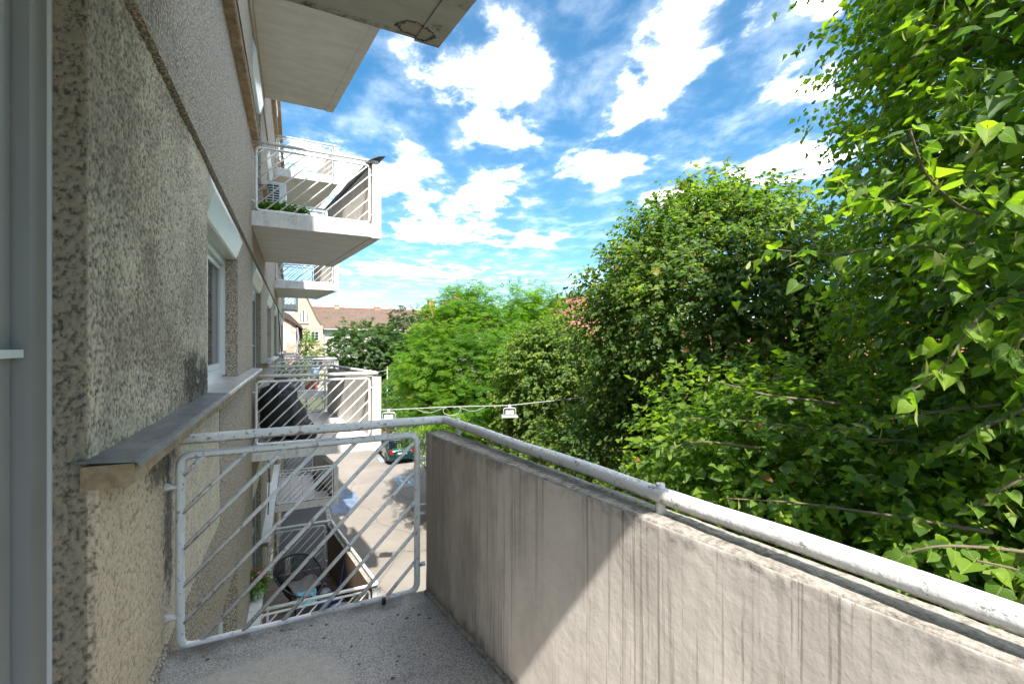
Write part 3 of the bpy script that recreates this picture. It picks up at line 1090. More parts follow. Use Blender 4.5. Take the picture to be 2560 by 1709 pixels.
def slab_mesh(g, floor_mat, soffit='soffit'):
    m = MB()
    yn, yf = g.yn, g.yf - (0.065 if floor_mat == 'terrazzo' else 0)
    m.prism([(-0.515, yn), (g.xo(yn), yn), (g.xo(yf), yf), (-0.515, yf)], 'z', -1.49, ZF, 0)
    m.mi[0] = 1
    m.mi[1] = 2
    # drip band along the outer edge
    w = 0.13
    m.prism([(g.xo(yn) - w, yn), (g.xo(yn), yn), (g.xo(yf), yf), (g.xo(yf) - w, yf)], 'z', -1.502, -1.491, 1)
    return shift(m).mesh('slab', ['whitewash', soffit, floor_mat])


def parapet_plain(g, mat):
    m = MB()
    ye = g.yf - 0.07
    m.prism([(g.xi(g.yn), g.yn), (g.xo(g.yn), g.yn), (g.xo(ye), ye), (g.xi(ye), ye)], 'z', ZF, ZP, 0)
    m.mi[1] = 1
    return shift(m).mesh('parapet', [mat, 'coping'])


def parapet_fine(g):
    ye = g.yf - 0.07
    ny = 330
    b = 0.010
    th = g.th
    prof = []
    for t in np.linspace(ZF - 0.001, ZP - b, 84):
        prof.append((0, t))
    for a in (30, 60):
        prof.append((b - b * math.cos(R(a)), ZP - b + b * math.sin(R(a))))
    for t in np.linspace(b, th - b, 14):
        prof.append((t, ZP))
    for a in (60, 30):
        prof.append((th - b + b * math.cos(R(a)), ZP - b + b * math.sin(R(a))))
    for t in np.linspace(ZP - b, ZF, 10):
        prof.append((th, t))
    prof = np.array(prof)
    ys = np.linspace(g.yn, ye, ny)
    P = np.zeros((ny, len(prof), 3))
    P[:, :, 0] = np.array([g.xi(y) for y in ys])[:, None] + prof[None, :, 0]
    P[:, :, 1] = ys[:, None]
    P[:, :, 2] = prof[None, :, 1]
    c = prof.mean(0)
    tg = np.gradient(prof, axis=0)
    nr = np.stack([-tg[:, 1], tg[:, 0]], 1)
    nr /= np.linalg.norm(nr, axis=1)[:, None] + 1e-9
    flat = P.reshape(-1, 3)
    d = 0.0012 * (vnoise(flat / 0.018, 3) - .5) + 0.0018 * (vnoise(flat / 0.09, 4) - .5) + 0.006 * (vnoise(flat / 0.35, 6) - .5)
    edge = (np.abs(flat[:, 2] - ZP) < 0.02)
    d = d + edge * (0.0015 * (vnoise(flat / 0.012, 8) - .5) - 0.0015 * (vnoise(flat / 0.05, 9) > .7))
    N = np.zeros_like(P)
    N[:, :, 0] = nr[None, :, 0]
    N[:, :, 2] = nr[None, :, 1]
    V = flat + N.reshape(-1, 3) * d[:, None] - np.array(BB)
    n = len(prof)
    idx = np.arange(ny * n).reshape(ny, n)
    F = np.stack([idx[:-1, :-1], idx[:-1, 1:], idx[1:, 1:], idx[1:, :-1]], -1).reshape(-1, 4)
    pi = np.tile(np.arange(n - 1), ny - 1)
    mi = ((pi >= 84) & (pi < 84 + 17)).astype(int)
    me = np_mesh('parapet', V, F, ['concrete', 'coping'], mi=mi)
    return me


def parapet_caps(g):
    ye = g.yf - 0.07
    m = MB()
    for y, s in ((g.yn, 1), (ye, -1)):
        m.box((g.xi(y) + .003, y, ZF), (g.xo(y) - .003, y + s * 0.012, ZP - .006))
    return shift(m).mesh('parapet_end', 'concrete')


def end_panel(g):
    y = g.yn
    return shift(MB().box((g.xi(y) - .002, y - .008, -1.503), (g.xo(y) + .003, y - .001, ZP + .004))).mesh('end_panel', 'whitewash')


def bend(p, q, r_, rad, n=6):
    """rounded corner q between p and r_"""
    p, q, r_ = Vector(p), Vector(q), Vector(r_)
    a = q + (p - q).normalized() * rad
    b = q + (r_ - q).normalized() * rad
    return [a.lerp(q, t).lerp(q.lerp(b, t), t) for t in [i / n for i in range(n + 1)]]


def handrail_mesh(g, mat, near=True):
    xc = getattr(g, 'rail', lambda y: g.xi(y) + g.th * 0.66)
    A, B_, C_, D = (-0.505, g.yn + .03, ZR), (xc(g.yn + .03), g.yn + .03, ZR), (xc(g.yf - .03), g.yf - .03, ZR), (-0.505, g.yf - .03, ZR)
    pts = []
    if near:
        pts += [Vector(A)] + bend(A, B_, C_, 0.03, 3)
    else:
        pts += [Vector(B_)]
    n = 14
    for i in range(1, n):
        p = Vector(B_).lerp(Vector(C_), i / n)
        p.z += 0.0025 * math.sin(i * 1.7)
        pts.append(p)
    pts += bend(B_, C_, D, 0.03, 3)
    for i in range(1, 6):
        p = Vector(C_).lerp(Vector(D), 0.08 + i / 6.5)
        p.z += 0.002 * math.sin(i * 2.3)
        pts.append(p)
    pts.append(Vector(D))
    return shift(MB().tube(pts, 0.0222, 14)).mesh('handrail', mat, True)


def post_mesh(mat):
    return MB().tube([(0, 0, -0.075), (0, 0, 0.03)], [0.014, 0.012], 8).box((-.014, -.022, -.066), (.014, .022, -.0585)).mesh('handrail_post', mat, True)


def railing(g, y, r=0.0155):
    """frame mesh and list of bar meshes of the slanted-bar panel closing one end"""
    x0, x1, z0, z1 = -0.448, g.xi(y) - 0.032, (-1.312 if r > .016 else -1.283), -0.482
    cs = [(x0, y, z0), (x0, y, z1), (x1, y, z1), (x1, y, z0)]
    pts = [Vector(((x0 + x1) / 2, y, z0))]
    for i in range(4):
        pts += bend(cs[i - 1], cs[i], cs[(i + 1) % 4], 0.05, 5)
    pts.append(Vector(((x0 + x1) / 2 + 1e-4, y, z0)))
    fr = shift(MB().tube(pts, r, 10)).mesh('railing', RM[0], True)
    bars = []
    w, h = x1 - x0, z1 - z0
    c = -h + 0.095
    while c < w - 0.04:
        a = (x0 + max(0, c), z0 + max(0, -c))
        e = min(w - max(0, c), h - max(0, -c))
        b = (a[0] + e, a[1] + e)
        if e > 0.05:
            j = 0.004
            bars.append(shift(MB().tube([(a[0], y + random.uniform(-j, j), a[1]), (b[0], y + random.uniform(-j, j), b[1])], 0.0095, 8)).mesh('bar', RM[0], True))
        c += 0.160
    return fr, bars


def bracket_meshes(g, y, mat):
    out = []
    for (xa, xb) in ((-0.51, -0.442), (g.xi(y) - 0.045, g.xi(y) + 0.01)):
        for z in (-0.615, -1.175):
            m = MB().tube([(xa, y - .004, z + .004), ((xa + xb) / 2, y, z), (xb, y, z)], [0.024 if mat == 'pipe' and xa < 0 else 0.016, 0.0115, 0.0125], 8)
            out.append(shift(m).mesh('bracket', mat, True))
    return out


RM = ['pipe']
cache = {}


def std_parts(tagname, g, pmat, fmat):
    key = (tagname, pmat, fmat)
    if key not in cache:
        RM[0] = 'pipe_far'
        cache[key] = dict(slab=slab_mesh(g, fmat, 'soffit_old' if tagname == 'overhead' else 'soffit'), parapet=parapet_plain(g, pmat), end=end_panel(g), hr=handrail_mesh(g, 'pipe_far'),
                          post=post_mesh('pipe_far'), near=railing(g, g.yn + .03), far=railing(g, g.yf - .03),
                          br=bracket_meshes(g, g.yn + .03, 'pipe_far') + bracket_meshes(g, g.yf - .03, 'pipe_far'))
    return cache[key]


BALC = {}


def balcony(k, L, label, g=G_STD, pmat='concrete_far', fmat='soffit', key='std', near=True, far=True):
    p = std_parts(key, g, pmat, fmat)
    root = thing('balcony', label, 'balcony', (BB.x, BB.y + PITCH * k, BB.z + 3 * L), 0, 'balconies of the apartment building')
    link('slab', p['slab'], root)
    link('parapet', p['parapet'], root)
    link('end_panel', p['end'], root)
    h = link('handrail', p['hr'], root)
    for yy in (g.yn + .35, (g.yn + g.yf) / 2, g.yf - .3):
        link('handrail_post', p['post'], h, (g.xi(yy) + g.th * .66 - BB.x, yy - BB.y, ZR - BB.z))
    for on, r in ((near, p['near']), (far, p['far'])):
        if on:
            fr = link('railing', r[0], root)
            for b in r[1]:
                link('bar', b, fr)
    for b in p['br']:
        link('bracket', b, root)
    BALC[(k, L)] = root
    return root


# the balcony the photograph was taken from
mine = thing('balcony', 'streaked concrete balcony in the foreground with peeling white pipe handrail', 'balcony', tuple(BB), 0, 'balconies of the apartment building')
g = G_MINE
link('slab', slab_mesh(g, 'terrazzo'), mine)
link('parapet', parapet_fine(g), mine)
link('parapet_end', parapet_caps(g), mine)
RM[0] = 'pipe'
hr = link('handrail', handrail_mesh(g, 'pipe', near=False), mine)
pm = post_mesh('pipe')
for yy in (2.20, 0.93, -0.3):
    link('handrail_post', pm, hr, (g.rail(yy) - BB.x, yy - BB.y, ZR - BB.z))
fr_, bars_ = railing(g, g.yf - .03, 0.0165)
fo = link('railing', fr_, mine)
for b in bars_:
    link('bar', b, fo)
for b in bracket_meshes(g, g.yf - .03, 'pipe'):
    link('bracket', b, mine)
sk = MB()
pts = []
for i in range(60):
    y = g.yn + (g.yf - .09 - g.yn) * i / 59
    pts.append((g.xi(y) - .004, y, ZF + 0.003 + 0.002 * math.sin(i * 1.3)))
sk.tube(pts, [0.014 + 0.003 * math.sin(i * 2.7) for i in range(60)], 8)
link('skirting', shift(sk).mesh('skirting', 'coping', True), mine)
ws = MB()
pts = [(XS - .002, 1.66 + 0.7 * i / 20, ZF + 0.004) for i in range(21)]
ws.tube(pts, [0.022 + 0.006 * math.sin(i * 1.9) for i in range(21)], 8)
link('skirting', shift(ws).mesh('skirting', 'stucco', True), mine)
link('drain_stub', shift(MB().tube([(0.40, 2.30, ZF - .01), (0.40, 2.30, ZF + .03)], 0.011, 8)).mesh('drain_stub', 'rubber', True), mine)

ov = balcony(0, 1, 'balcony directly overhead showing only its stained grey underside', key='overhead')
ov.location.y -= 0.07
ov.location.z += 0.085
ov.location.x += 0.03
u11 = balcony(1, 1, 'balcony one floor up with green plants and a corrugated cap on its parapet')
balcony(1, 0, 'neighbouring balcony on the same floor holding a pile under black plastic')
balcony(1, -1, 'balcony one floor down with brown parapet, black cord chair and bucket', pmat='concrete_brown', fmat='plank_floor')
balcony(1, 2, 'highest near balcony, plain grey underside against the blue sky')
balcony(2, 1, 'second balcony up the street one floor above, beneath the planted one')
balcony(2, 0, 'second balcony along on the same floor with planters and cloths')
balcony(2, -1, 'lower balcony with pale square floor tiles above the blue street spill', fmat='grout')
balcony(2, 2, 'top balcony seen through the bars of the planted balcony')
balcony(3, 1, 'small far balcony one floor up beside the cream gabled house', g=G_SMALL, key='small')
balcony(3, 0, 'small far balcony on the same floor in front of the brick wall', g=G_SMALL, key='small')
balcony(3, -1, 'farthest lower balcony along the building', g=G_SMALL, key='small')

# corrugated cap sheet on the planted balcony's parapet
g = G_STD
cs = MB()
nseg = 40
for (ya, yb) in ((g.yn - .05, g.yf - .02),):
    def cap(s, y):
        x = g.xi(y) + g.th * .5 + s * 0.12
        return (x, y, ZP + 0.075 - abs(s) * 0.02 + 0.006 * math.cos(s * 38) + 0.05 * (s + .6))
    ss = [-1.0 + 2.0 * i / nseg for i in range(nseg + 1)]
    for a, b in zip(ss[:-1], ss[1:]):
        cs.poly([cap(a, ya), cap(b, ya), cap(b, yb), cap(a, yb)])
        lo = lambda q: (q[0], q[1], q[2] - .004)
        cs.poly([lo(cap(a, yb)), lo(cap(b, yb)), lo(cap(b, ya)), lo(cap(a, ya))])
        cs.poly([lo(cap(a, ya)), lo(cap(b, ya)), cap(b, ya), cap(a, ya)])
link('cap_sheet', shift(cs).mesh('cap_sheet', 'zinc_dark'), u11)

# square tiles on the lower balcony two along
tb = BALC[(2, -1)]
tl = MB().box((0, 0, 0), (0.325, 0.325, 0.008)).mesh('floor_tile', 'floor_tile')
for i in range(5):
    for j in range(8):
        x, y = -0.47 + 0.332 * i, YN + 0.06 + 0.332 * j
        if x + .325 < G_STD.xi(y + .325):
            link('floor_tile', tl, tb, (x - BB.x, y - BB.y, 0.001))
pk = MB().box((0, 0, 0), (1.0, 0.118, 0.012)).mesh('plank', 'plank_floor')
pb = BALC[(1, -1)]
for j in range(22):
    y = YN + 0.08 + 0.122 * j
    o = link('plank', pk, pb, (-0.48 - BB.x, y - BB.y, 0.001))
    o.scale = (G_STD.xi(y + .12) + 0.475, 1, 1)

# ------------------------------------------------------------------ foliage
HEART = (np.array([[0, 0, 0], [-.34, -.07, .05], [-.50, .28, .10], [-.30, .66, .06], [0, 1.0, -.10], [.30, .66, .06], [.50, .28, .10], [.34, -.07, .05], [0, .5, -.03]]),
         np.array([[0, 8, 1], [1, 8, 2], [2, 8, 3], [3, 8, 4], [4, 8, 5], [5, 8, 6], [6, 8, 7], [7, 8, 0]]))
HEART4 = (np.array([[0, 0, 0], [-.36, -.06, .06], [-.47, .36, .10], [0, 1.0, -.10], [.47, .36, .10], [.36, -.06, .06]]), np.array([[0, 2, 1], [0, 3, 2], [0, 4, 3], [0, 5, 4]]))
def _heart(f, c, s=0.0, w=1.0):
    return (np.array([[0, 0, 0], [-.36 * w, -.06, f * .6], [-.47 * w, .36, f + s], [0, 1.0, c], [.47 * w, .36, f - s], [.36 * w, -.06, f * .6], [0, .52, -.02 + c * .2]]),
            np.array([[0, 6, 1], [1, 6, 2], [2, 6, 3], [3, 6, 4], [4, 6, 5], [5, 6, 0]]))


def _heart4(f, c, s=0.0, w=1.0):
    v, _ = _heart(f, c, s, w)
    return (v[:6], np.array([[0, 2, 1], [0, 3, 2], [0, 4, 3], [0, 5, 4]]))


HEARTS4 = [_heart4(.10, -.10), _heart4(.26, -.25, .03, .95), _heart4(.36, .05, -.05, .85), _heart4(-.06, -.30, .08), _heart4(.18, -.42, -.08, 1.05)]
HEARTS = [_heart(.08, -.10), _heart(.24, -.25, .03, .95), _heart(.36, .05, -.05, .85), _heart(-.06, -.30, .08), _heart(.16, -.42, -.08, 1.05)]
OVAL = (np.array([[0, 0, 0], [-.34, .42, .07], [0, 1, -.06], [.34, .42, .07]]), np.array([[0, 2, 1], [0, 3, 2]]))
BRACT = (np.array([[0, 0, 0], [-.11, .35, .03], [.11, .35, .03], [-.10, .75, .0], [.10, .75, .0], [0, 1, -.10]]),
         np.array([[0, 2, 1], [1, 2, 4], [1, 4, 3], [3, 4, 5]]))
# compound leaf of a locust: leaflets in pairs
_v, _t = [], []
for i in range(4):
    yy = 0.14 + 0.21 * i
    for s in (-1, 1):
        n = len(_v)
        _v += [[0, yy, 0], [s * .16, yy + .16, .03], [s * .34, yy + .13, -.02], [s * .19, yy + .005, .02]]
        _t += [[n, n + 1, n + 2], [n, n + 2, n + 3]] if s < 0 else [[n, n + 2, n + 1], [n, n + 3, n + 2]]
n = len(_v)
_v += [[0, .90, 0], [-.09, 1.02, .02], [0, 1.17, -.03], [.09, 1.02, .02]]
_t += [[n, n + 2, n + 1], [n, n + 3, n + 2]]
PINNATE = (np.array(_v, float), np.array(_t))
# palmate five-finger spray for chestnut and maple
_v, _t = [], []
for a in (-70, -35, 0, 35, 70):
    ca, sa = math.cos(R(a)), math.sin(R(a))
    n = len(_v)
    Lf = 1.0 - abs(a) / 200
    for (x, y, z) in ((0, 0, 0), (-.15, .6 * Lf, .05), (0, Lf, -.14), (.15, .6 * Lf, .05)):
        _v.append([x * ca + y * sa, -x * sa + y * ca, z])
    _t += [[n, n + 2, n + 1], [n, n + 3, n + 2]]
PALM = (np.array(_v), np.array(_t))


def unit(a):
    return a / (np.linalg.norm(a, axis=-1, keepdims=True) + 1e-9)


def stamp(tpl, P, D, N, S):
    tv, tt = tpl
    D = unit(D)
    N = unit(N - D * np.sum(N * D, -1, keepdims=True))
    X = np.cross(D, N)
    S = np.asarray(S)[:, None, None]
    V = P[:, None, :] + S * (tv[None, :, 0:1] * X[:, None, :] + tv[None, :, 1:2] * D[:, None, :] + tv[None, :, 2:3] * N[:, None, :])
    n, k = len(P), len(tv)
    T = (tt[None] + (np.arange(n) * k)[:, None, None]).reshape(-1, 3)
    return V.reshape(-1, 3), T, len(tt)


class Crown:
    def __init__(self):
        self.V, self.T, self.A, self.MI, self.nv = [], [], [], [], 0

    def add(self, tpl, P, D, N, S, tint, mi=0):
        if isinstance(tpl, list):
            w = RNG.integers(len(tpl), size=len(P))
            for i, t_ in enumerate(tpl):
                k = w == i
                self.add(t_, P[k], D[k], N[k], S[k], tint[k], mi)
            return
        V, T, k = stamp(tpl, P, D, N, S)
        self.V.append(V)
        self.T.append(T + self.nv)
        self.nv += len(V)
        self.A.append(np.repeat(tint, k))
        self.MI.append(np.full(len(T), mi))

    def mesh(self, mats):
        return np_mesh('crown', np.concatenate(self.V), np.concatenate(self.T), mats, fattr=('tint', np.concatenate(self.A)), mi=np.concatenate(self.MI))


def ell_points(n, c, r, rng, zmin=-1.0, zmax=1.0):
    """jittered, even points on an ellipsoid with outward normals"""
    i = np.arange(n) + 0.5
    z = zmin + (zmax - zmin) * i / n
    a = i * 2.399963 + rng.normal(0, .25, n)
    rr = np.sqrt(np.clip(1 - z * z, 0, 1))
    d = np.stack([rr * np.cos(a), rr * np.sin(a), z], 1) + rng.normal(0, 0.07, (n, 3))
    d = unit(d)
    P = np.array(c) + d * np.array(r)
    return P, unit(d / np.array(r))


def sprays(crown, C, O, rng, size, ntw, nlf, ls, tpl, mi=0, up=0.55, bract=0.0, bmi=1, tint=None, dead=0.0, dmi=2, spread=1.0, droop=0.35, tshift=0.0):
    """clumps at C facing O: each a fan of leafy twigs; leaves overlap like shingles"""
    n = len(C)
    m = n * ntw
    o = np.repeat(O, ntw, 0)
    c = np.repeat(C, ntw, 0)
    ctint = np.repeat(rng.uniform(-.18, .18, n), ntw)
    sz = np.repeat(rng.uniform(.75, 1.25, n) * size, ntw)
    rd = unit(rng.normal(0, 1, (m, 3)))
    d = unit(o * 0.55 + rd * spread + np.array([0, 0, .12]))
    st = c + rd * sz[:, None] * 0.42 - o * sz[:, None] * 0.25
    Lt = sz * rng.uniform(.5, 1.0, m)
    t = (np.arange(nlf) + .6) / nlf
    P = st[:, None, :] + d[:, None, :] * (Lt[:, None] * t[None])[:, :, None]
    P[:, :, 2] -= droop * (Lt[:, None] * t[None] ** 2)
    side = unit(np.cross(d, np.array([0, 0, 1.0])) + 1e-4)
    sg = np.where(np.arange(nlf) % 2 == 0, 1.0, -1.0)
    D = d[:, None, :] * .75 + side[:, None, :] * sg[None, :, None] * .85 + rng.normal(0, .22, (m, nlf, 3))
    D[:, :, 2] -= 0.45
    N = np.array([0, 0, up]) + o[:, None, :] * (1 - up) + rng.normal(0, .30, (m, nlf, 3))
    P, D, N = P.reshape(-1, 3), D.reshape(-1, 3), N.reshape(-1, 3)
    P = P + rng.normal(0, .02, P.shape)
    q = len(P)
    tn = np.clip(0.42 + tshift + np.repeat(ctint, nlf) + rng.normal(0, .20, q), 0, 1)
    S = ls * rng.uniform(.65, 1.2, q)
    if tint is not None:
        tn = np.clip(tn + tint, 0, 1)
    dm = rng.random(q) < dead
    crown.add(tpl, P[~dm], D[~dm], N[~dm], S[~dm], tn[~dm], mi)
    if dm.any():
        crown.add(tpl, P[dm], D[dm], N[dm], S[dm] * .9, tn[dm], dmi)
    if bract:
        s = rng.random(q) < bract
        k = s.sum()
        Db = rng.normal(0, .45, (k, 3)) + D[s] * .5
        Db[:, 2] -= 0.7
        crown.add(BRACT, P[s] + rng.normal(0, .03, (k, 3)), Db, rng.normal(0, 1, (k, 3)), S[s] * rng.uniform(.8, 1.15, k), rng.random(k), bmi)
    return P, D, N, S


def trunk_mesh(base, top, r0, r1, rng, seg=12, n=14):
    b, t_ = np.array(base), np.array(top)
    pts, rs = [], []
    for i in range(n + 1):
        f = i / n
        p = b + (t_ - b) * f + np.array([math.sin(f * 5 + 1), math.cos(f * 4), 0]) * 0.10 * f
        pts.append(p)
        rs.append((r0 * (1 + 0.5 * math.exp(-f * 22))) * (1 - f) + r1 * f)
    return MB().tube(pts, rs, seg).mesh('trunk', 'bark', True)


def limb_pts(a, b, sag, rng, n=7):
    a, b = np.array(a), np.array(b)
    out = []
    w = rng.normal(0, .12, 3)
    for i in range(n + 1):
        f = i / n
        p = a + (b - a) * f
        p = p + np.array([0, 0, sag * math.sin(f * math.pi)]) + w * math.sin(f * 2 * math.pi)
        out.append(p)
    return out


def make_tree(name, label, base, ctr, rads, leafmats, spec, seed, group='street trees', lobes=(), rt=0.19, limbs=16, extra=None):
    """spec: dict(tpl, clumps, size, ntw, nlf, ls, ...)"""
    rng = np.random.default_rng(seed)
    root = thing(name, label, 'tree', base, 0, group)
    B_ = np.array(base, float)
    cr = Crown()
    allC = []
    vols = [(ctr, rads, spec['clumps'])] + [(c, r, n) for (c, r, n) in lobes]
    kw = dict(size=spec['size'], ntw=spec['ntw'], nlf=spec['nlf'], ls=spec['ls'], tpl=spec['tpl'])
    for key in ('up', 'bract', 'dead', 'spread', 'droop', 'tshift'):  # noqa
        if key in spec:
            kw[key] = spec[key]
    for (c, r, n) in vols:
        P, O = ell_points(n, c, r, rng, -0.92, 1.0)
        rv = np.array(r)
        lump = 0.90 + 0.46 * (vnoise(P / (0.40 * rv.mean()) + seed, seed) - .5)
        P = np.array(c) + (P - np.array(c)) * lump[:, None]
        if spec.get('thin_back'):   # the side turned away from the street is sparser
            keep = (P[:, 0] < c[0] + 0.8) | (rng.random(len(P)) < 0.35)
            P, O = P[keep], O[keep]
        allC.append(P)
        sprays(cr, P, O, rng, **kw)
        if spec.get('fill'):
            Pf, Of = ell_points(int(n * spec['fill']), c, rv * 0.84, rng, -0.9, 1.0)
            kf = dict(kw)
            if spec.get('thin_back'):
                kp = Pf[:, 0] < c[0] + 0.6
                Pf, Of = Pf[kp], Of[kp]
            kf['bract'] = 0
            sprays(cr, Pf, Of, rng, **kf)
        # looser inner layer, seen in the gaps
        P2, O2 = ell_points(max(6, n // 3), c, rv * 0.62, rng)
        k2 = dict(kw)
        k2['ntw'] = max(4, kw['ntw'] // 2)
        k2['bract'] = 0
        sprays(cr, P2, O2, rng, **k2)
        # shoots breaking the outline
        P3, O3 = ell_points(max(8, n // 4), c, rv * 1.05, rng, -0.2, 1.0)
        k3 = dict(kw)
        k3.update(ntw=4, size=kw['size'] * 1.0, spread=0.45, nlf=int(kw['nlf'] * 1.3))
        sprays(cr, P3 - O3 * .30, unit(O3 + np.array([0, 0, .8])), rng, **k3)
    if extra:
        extra(cr, rng, root)
    for i in range(len(cr.V)):
        cr.V[i] = cr.V[i] - B_
    o = link('crown', cr.mesh(leafmats), root)
    o['kind'] = 'stuff'
    top = np.array([ctr[0], ctr[1], ctr[2] + rads[2] * .72])
    link('trunk', trunk_mesh((0, 0, -.1), top - B_, rt, 0.03, rng), root)
    # limbs reach from the trunk to clumps of the crown
    C = np.concatenate(allC)
    pick = rng.choice(len(C), min(limbs, len(C)), replace=False)
    for j in pick:
        tgt = C[j]
        f = np.clip((tgt[2] - B_[2]) / (top[2] - B_[2]) - rng.uniform(.12, .25), .22, .92)
        a = B_ + (top - B_) * f + np.array([math.sin(f * 5 + 1), math.cos(f * 4), 0]) * 0.10 * f
        pts = limb_pts(a, tgt, 0.25, rng)
        rr = rt * (1 - f) * .45 + .02
        mb = MB().tube([p - B_ for p in pts], [rr * (1 - .8 * i / 7) for i in range(8)], 6)
        # forks
        for s in range(3):
            q = C[rng.integers(len(C))]
            near = C[np.argsort(np.linalg.norm(C - tgt, axis=1))[1 + s]]
            mb.tube([p - B_ for p in limb_pts(pts[4], near, .1, rng, 4)], [rr * .5, rr * .4, rr * .3, rr * .2, rr * .1], 5)
        mb.build('limb', 'bark', root, True)
    return root


LIND = dict(tpl=HEART, size=0.62, ntw=12, nlf=9, ls=0.098, bract=0.16, up=0.5)

# near sprays of the linden whose boughs reach toward the balcony
BIG = []


def near_boughs(cr, rng, root):
    base = np.array(root.location)
    S = [  # photo-surveyed shoots: points (pixel x, y, depth) of the twig, leaf size, leaves per side shoot
        ([(2700, 520, 2.7), (2500, 545, 2.25), (2400, 520, 2.0), (2310, 440, 1.85), (2275, 325, 1.8)], .115, 8),
        ([(2720, 640, 2.8), (2480, 560, 2.3), (2300, 520, 2.2), (2120, 480, 2.3), (2090, 440, 2.35)], .105, 8),
        ([(2740, 700, 2.9), (2500, 640, 2.35), (2260, 610, 2.3), (2080, 640, 2.4), (1945, 625, 2.5)], .10, 8),
        ([(2650, 480, 2.6), (2480, 440, 2.3), (2420, 430, 2.2)], .11, 6),
        ([(2700, 620, 2.6), (2560, 600, 2.2), (2440, 600, 2.1), (2360, 640, 2.1)], .11, 7),
        ([(2640, 700, 2.4), (2480, 760, 2.0), (2400, 840, 1.95), (2370, 930, 1.95), (2260, 985, 2.0)], .115, 3),
        ([(2680, 760, 2.3), (2580, 800, 1.9), (2530, 880, 1.85), (2540, 960, 1.85)], .115, 3),
        ([(2700, 160, 3.2), (2480, 90, 2.9), (2300, 60, 3.0)], .11, 8),
        ([(2740, 260, 3.0), (2540, 180, 2.6), (2400, 170, 2.6)], .11, 7),
        ([(2700, 1120, 2.3), (2560, 1195, 2.0), (2470, 1240, 2.1), (2390, 1290, 2.2)], .10, 2),
        ([(2400, 1110, 3.0), (2130, 1095, 3.1), (1920, 1055, 3.3), (1720, 1045, 3.5)], .085, 6),
        ([(2480, 1330, 2.5), (2210, 1285, 2.6), (1990, 1255, 2.75), (1815, 1245, 2.9)], .085, 6),
        ([(2700, 1400, 2.1), (2500, 1370, 2.0), (2330, 1360, 2.0), (2210, 1400, 2.1)], .10, 4),
        ([(2660, 1480, 2.0), (2540, 1420, 1.8), (2440, 1400, 1.8)], .105, 4),
        ([(2100, 1010, 3.3), (1900, 985, 3.4), (1800, 955, 3.4)], .09, 5),
        ([(2500, 1010, 2.7), (2250, 1040, 2.7), (2080, 1080, 2.8)], .09, 5),
        ([(1900, 1120, 3.3), (1740, 1100, 3.4), (1640, 1130, 3.5)], .09, 5),
        ([(2650, 980, 2.4), (2480, 1060, 2.3), (2330, 1130, 2.4)], .095, 5),
    ]
    for (pts, ls, sub) in S:
        P = [at(*p) for p in pts]
        # fine polyline
        poly = []
        for a, b in zip(P[:-1], P[1:]):
            n = max(3, int(np.linalg.norm(b - a) / 0.05))
            poly += [a + (b - a) * i / n for i in range(n)]
        poly.append(P[-1])
        poly = np.array(poly)
        for _ in range(4):
            poly[1:-1] = (poly[:-2] + 2 * poly[1:-1] + poly[2:]) / 4
        n = len(poly)
        MB().tube([p - base for p in poly], [0.011 * (1 - .8 * i / n) + .0015 for i in range(n)], 6).build('twig', 'twig', root, True)
        for i in range(2, n):
            d = unit(poly[min(i + 1, n - 1)] - poly[i - 1] + 1e-6)
            sd = unit(np.cross(d, [0, 0, 1.0]))
            for s in (-1, 1):
                if rng.random() < 0.62:
                    D = d * .5 + sd * s * rng.uniform(.5, 1.0) + np.array([0, 0, -rng.uniform(.1, .9)]) + rng.normal(0, .15, 3)
                    N = np.array([-.08, -.12, .9]) + rng.normal(0, .38, 3)
                    BIG.append((poly[i] + unit(D) * .02, D, N, .74 * ls * rng.uniform(.65, 1.2)))
            if i % 3 == 0 and sub:
                # side shoot, mostly hanging
                q = d * rng.uniform(.1, .7) + sd * rng.choice([-1, 1]) * rng.uniform(.4, 1.0) + np.array([0, 0, rng.uniform(-.8, .25)])
                q = unit(q)
                m = rng.integers(max(2, sub - 2), sub + 2)
                for j in range(m):
                    pos = poly[i] + q * (0.045 * (j + .8)) + np.array([0, 0, -.004 * j * j])
                    s2 = unit(np.cross(q, [0, 0, 1.0]))
                    D = q * .6 + s2 * (1 if j % 2 else -1) * .8 + np.array([0, 0, -rng.uniform(.1, .8)]) + rng.normal(0, .15, 3)
                    N = np.array([-.08, -.12, .9]) + rng.normal(0, .38, 3)
                    BIG.append((pos, D, N, .74 * ls * rng.uniform(.55, 1.1)))
    # largest in view become single leaves, the rest join the crown
    big = sorted(BIG, key=lambda b: -b[3] / max(.3, float(np.dot(b[0], CF))))
    vis = [b for b in big if abs(np.dot(b[0], CR) / np.dot(b[0], CF)) < 1.16 and abs(b[0][2] / np.dot(b[0], CF)) < .78]
    ids = set(id(b) for b in vis[:290])
    rest = [b for b in big if id(b) not in ids]
    leaf_objs(root, vis[:290], base)
    A = [np.array([b[i] for b in rest]) for i in range(4)]
    cr.add(HEARTS, A[0], A[1], A[2], A[3], np.clip(rng.normal(.55, .2, len(rest)), 0, 1), 0)
    # bracts hang among the near leaves
    k = rng.choice(len(big), 260)
    Pb = np.array([big[i][0] for i in k]) + rng.normal(0, .03, (260, 3))
    cr.add(BRACT, Pb, rng.normal(0, .5, (260, 3)) + np.array([0, 0, -.8]), rng.normal(0, 1, (260, 3)), rng.uniform(.06, .10, 260), rng.random(260), 1)


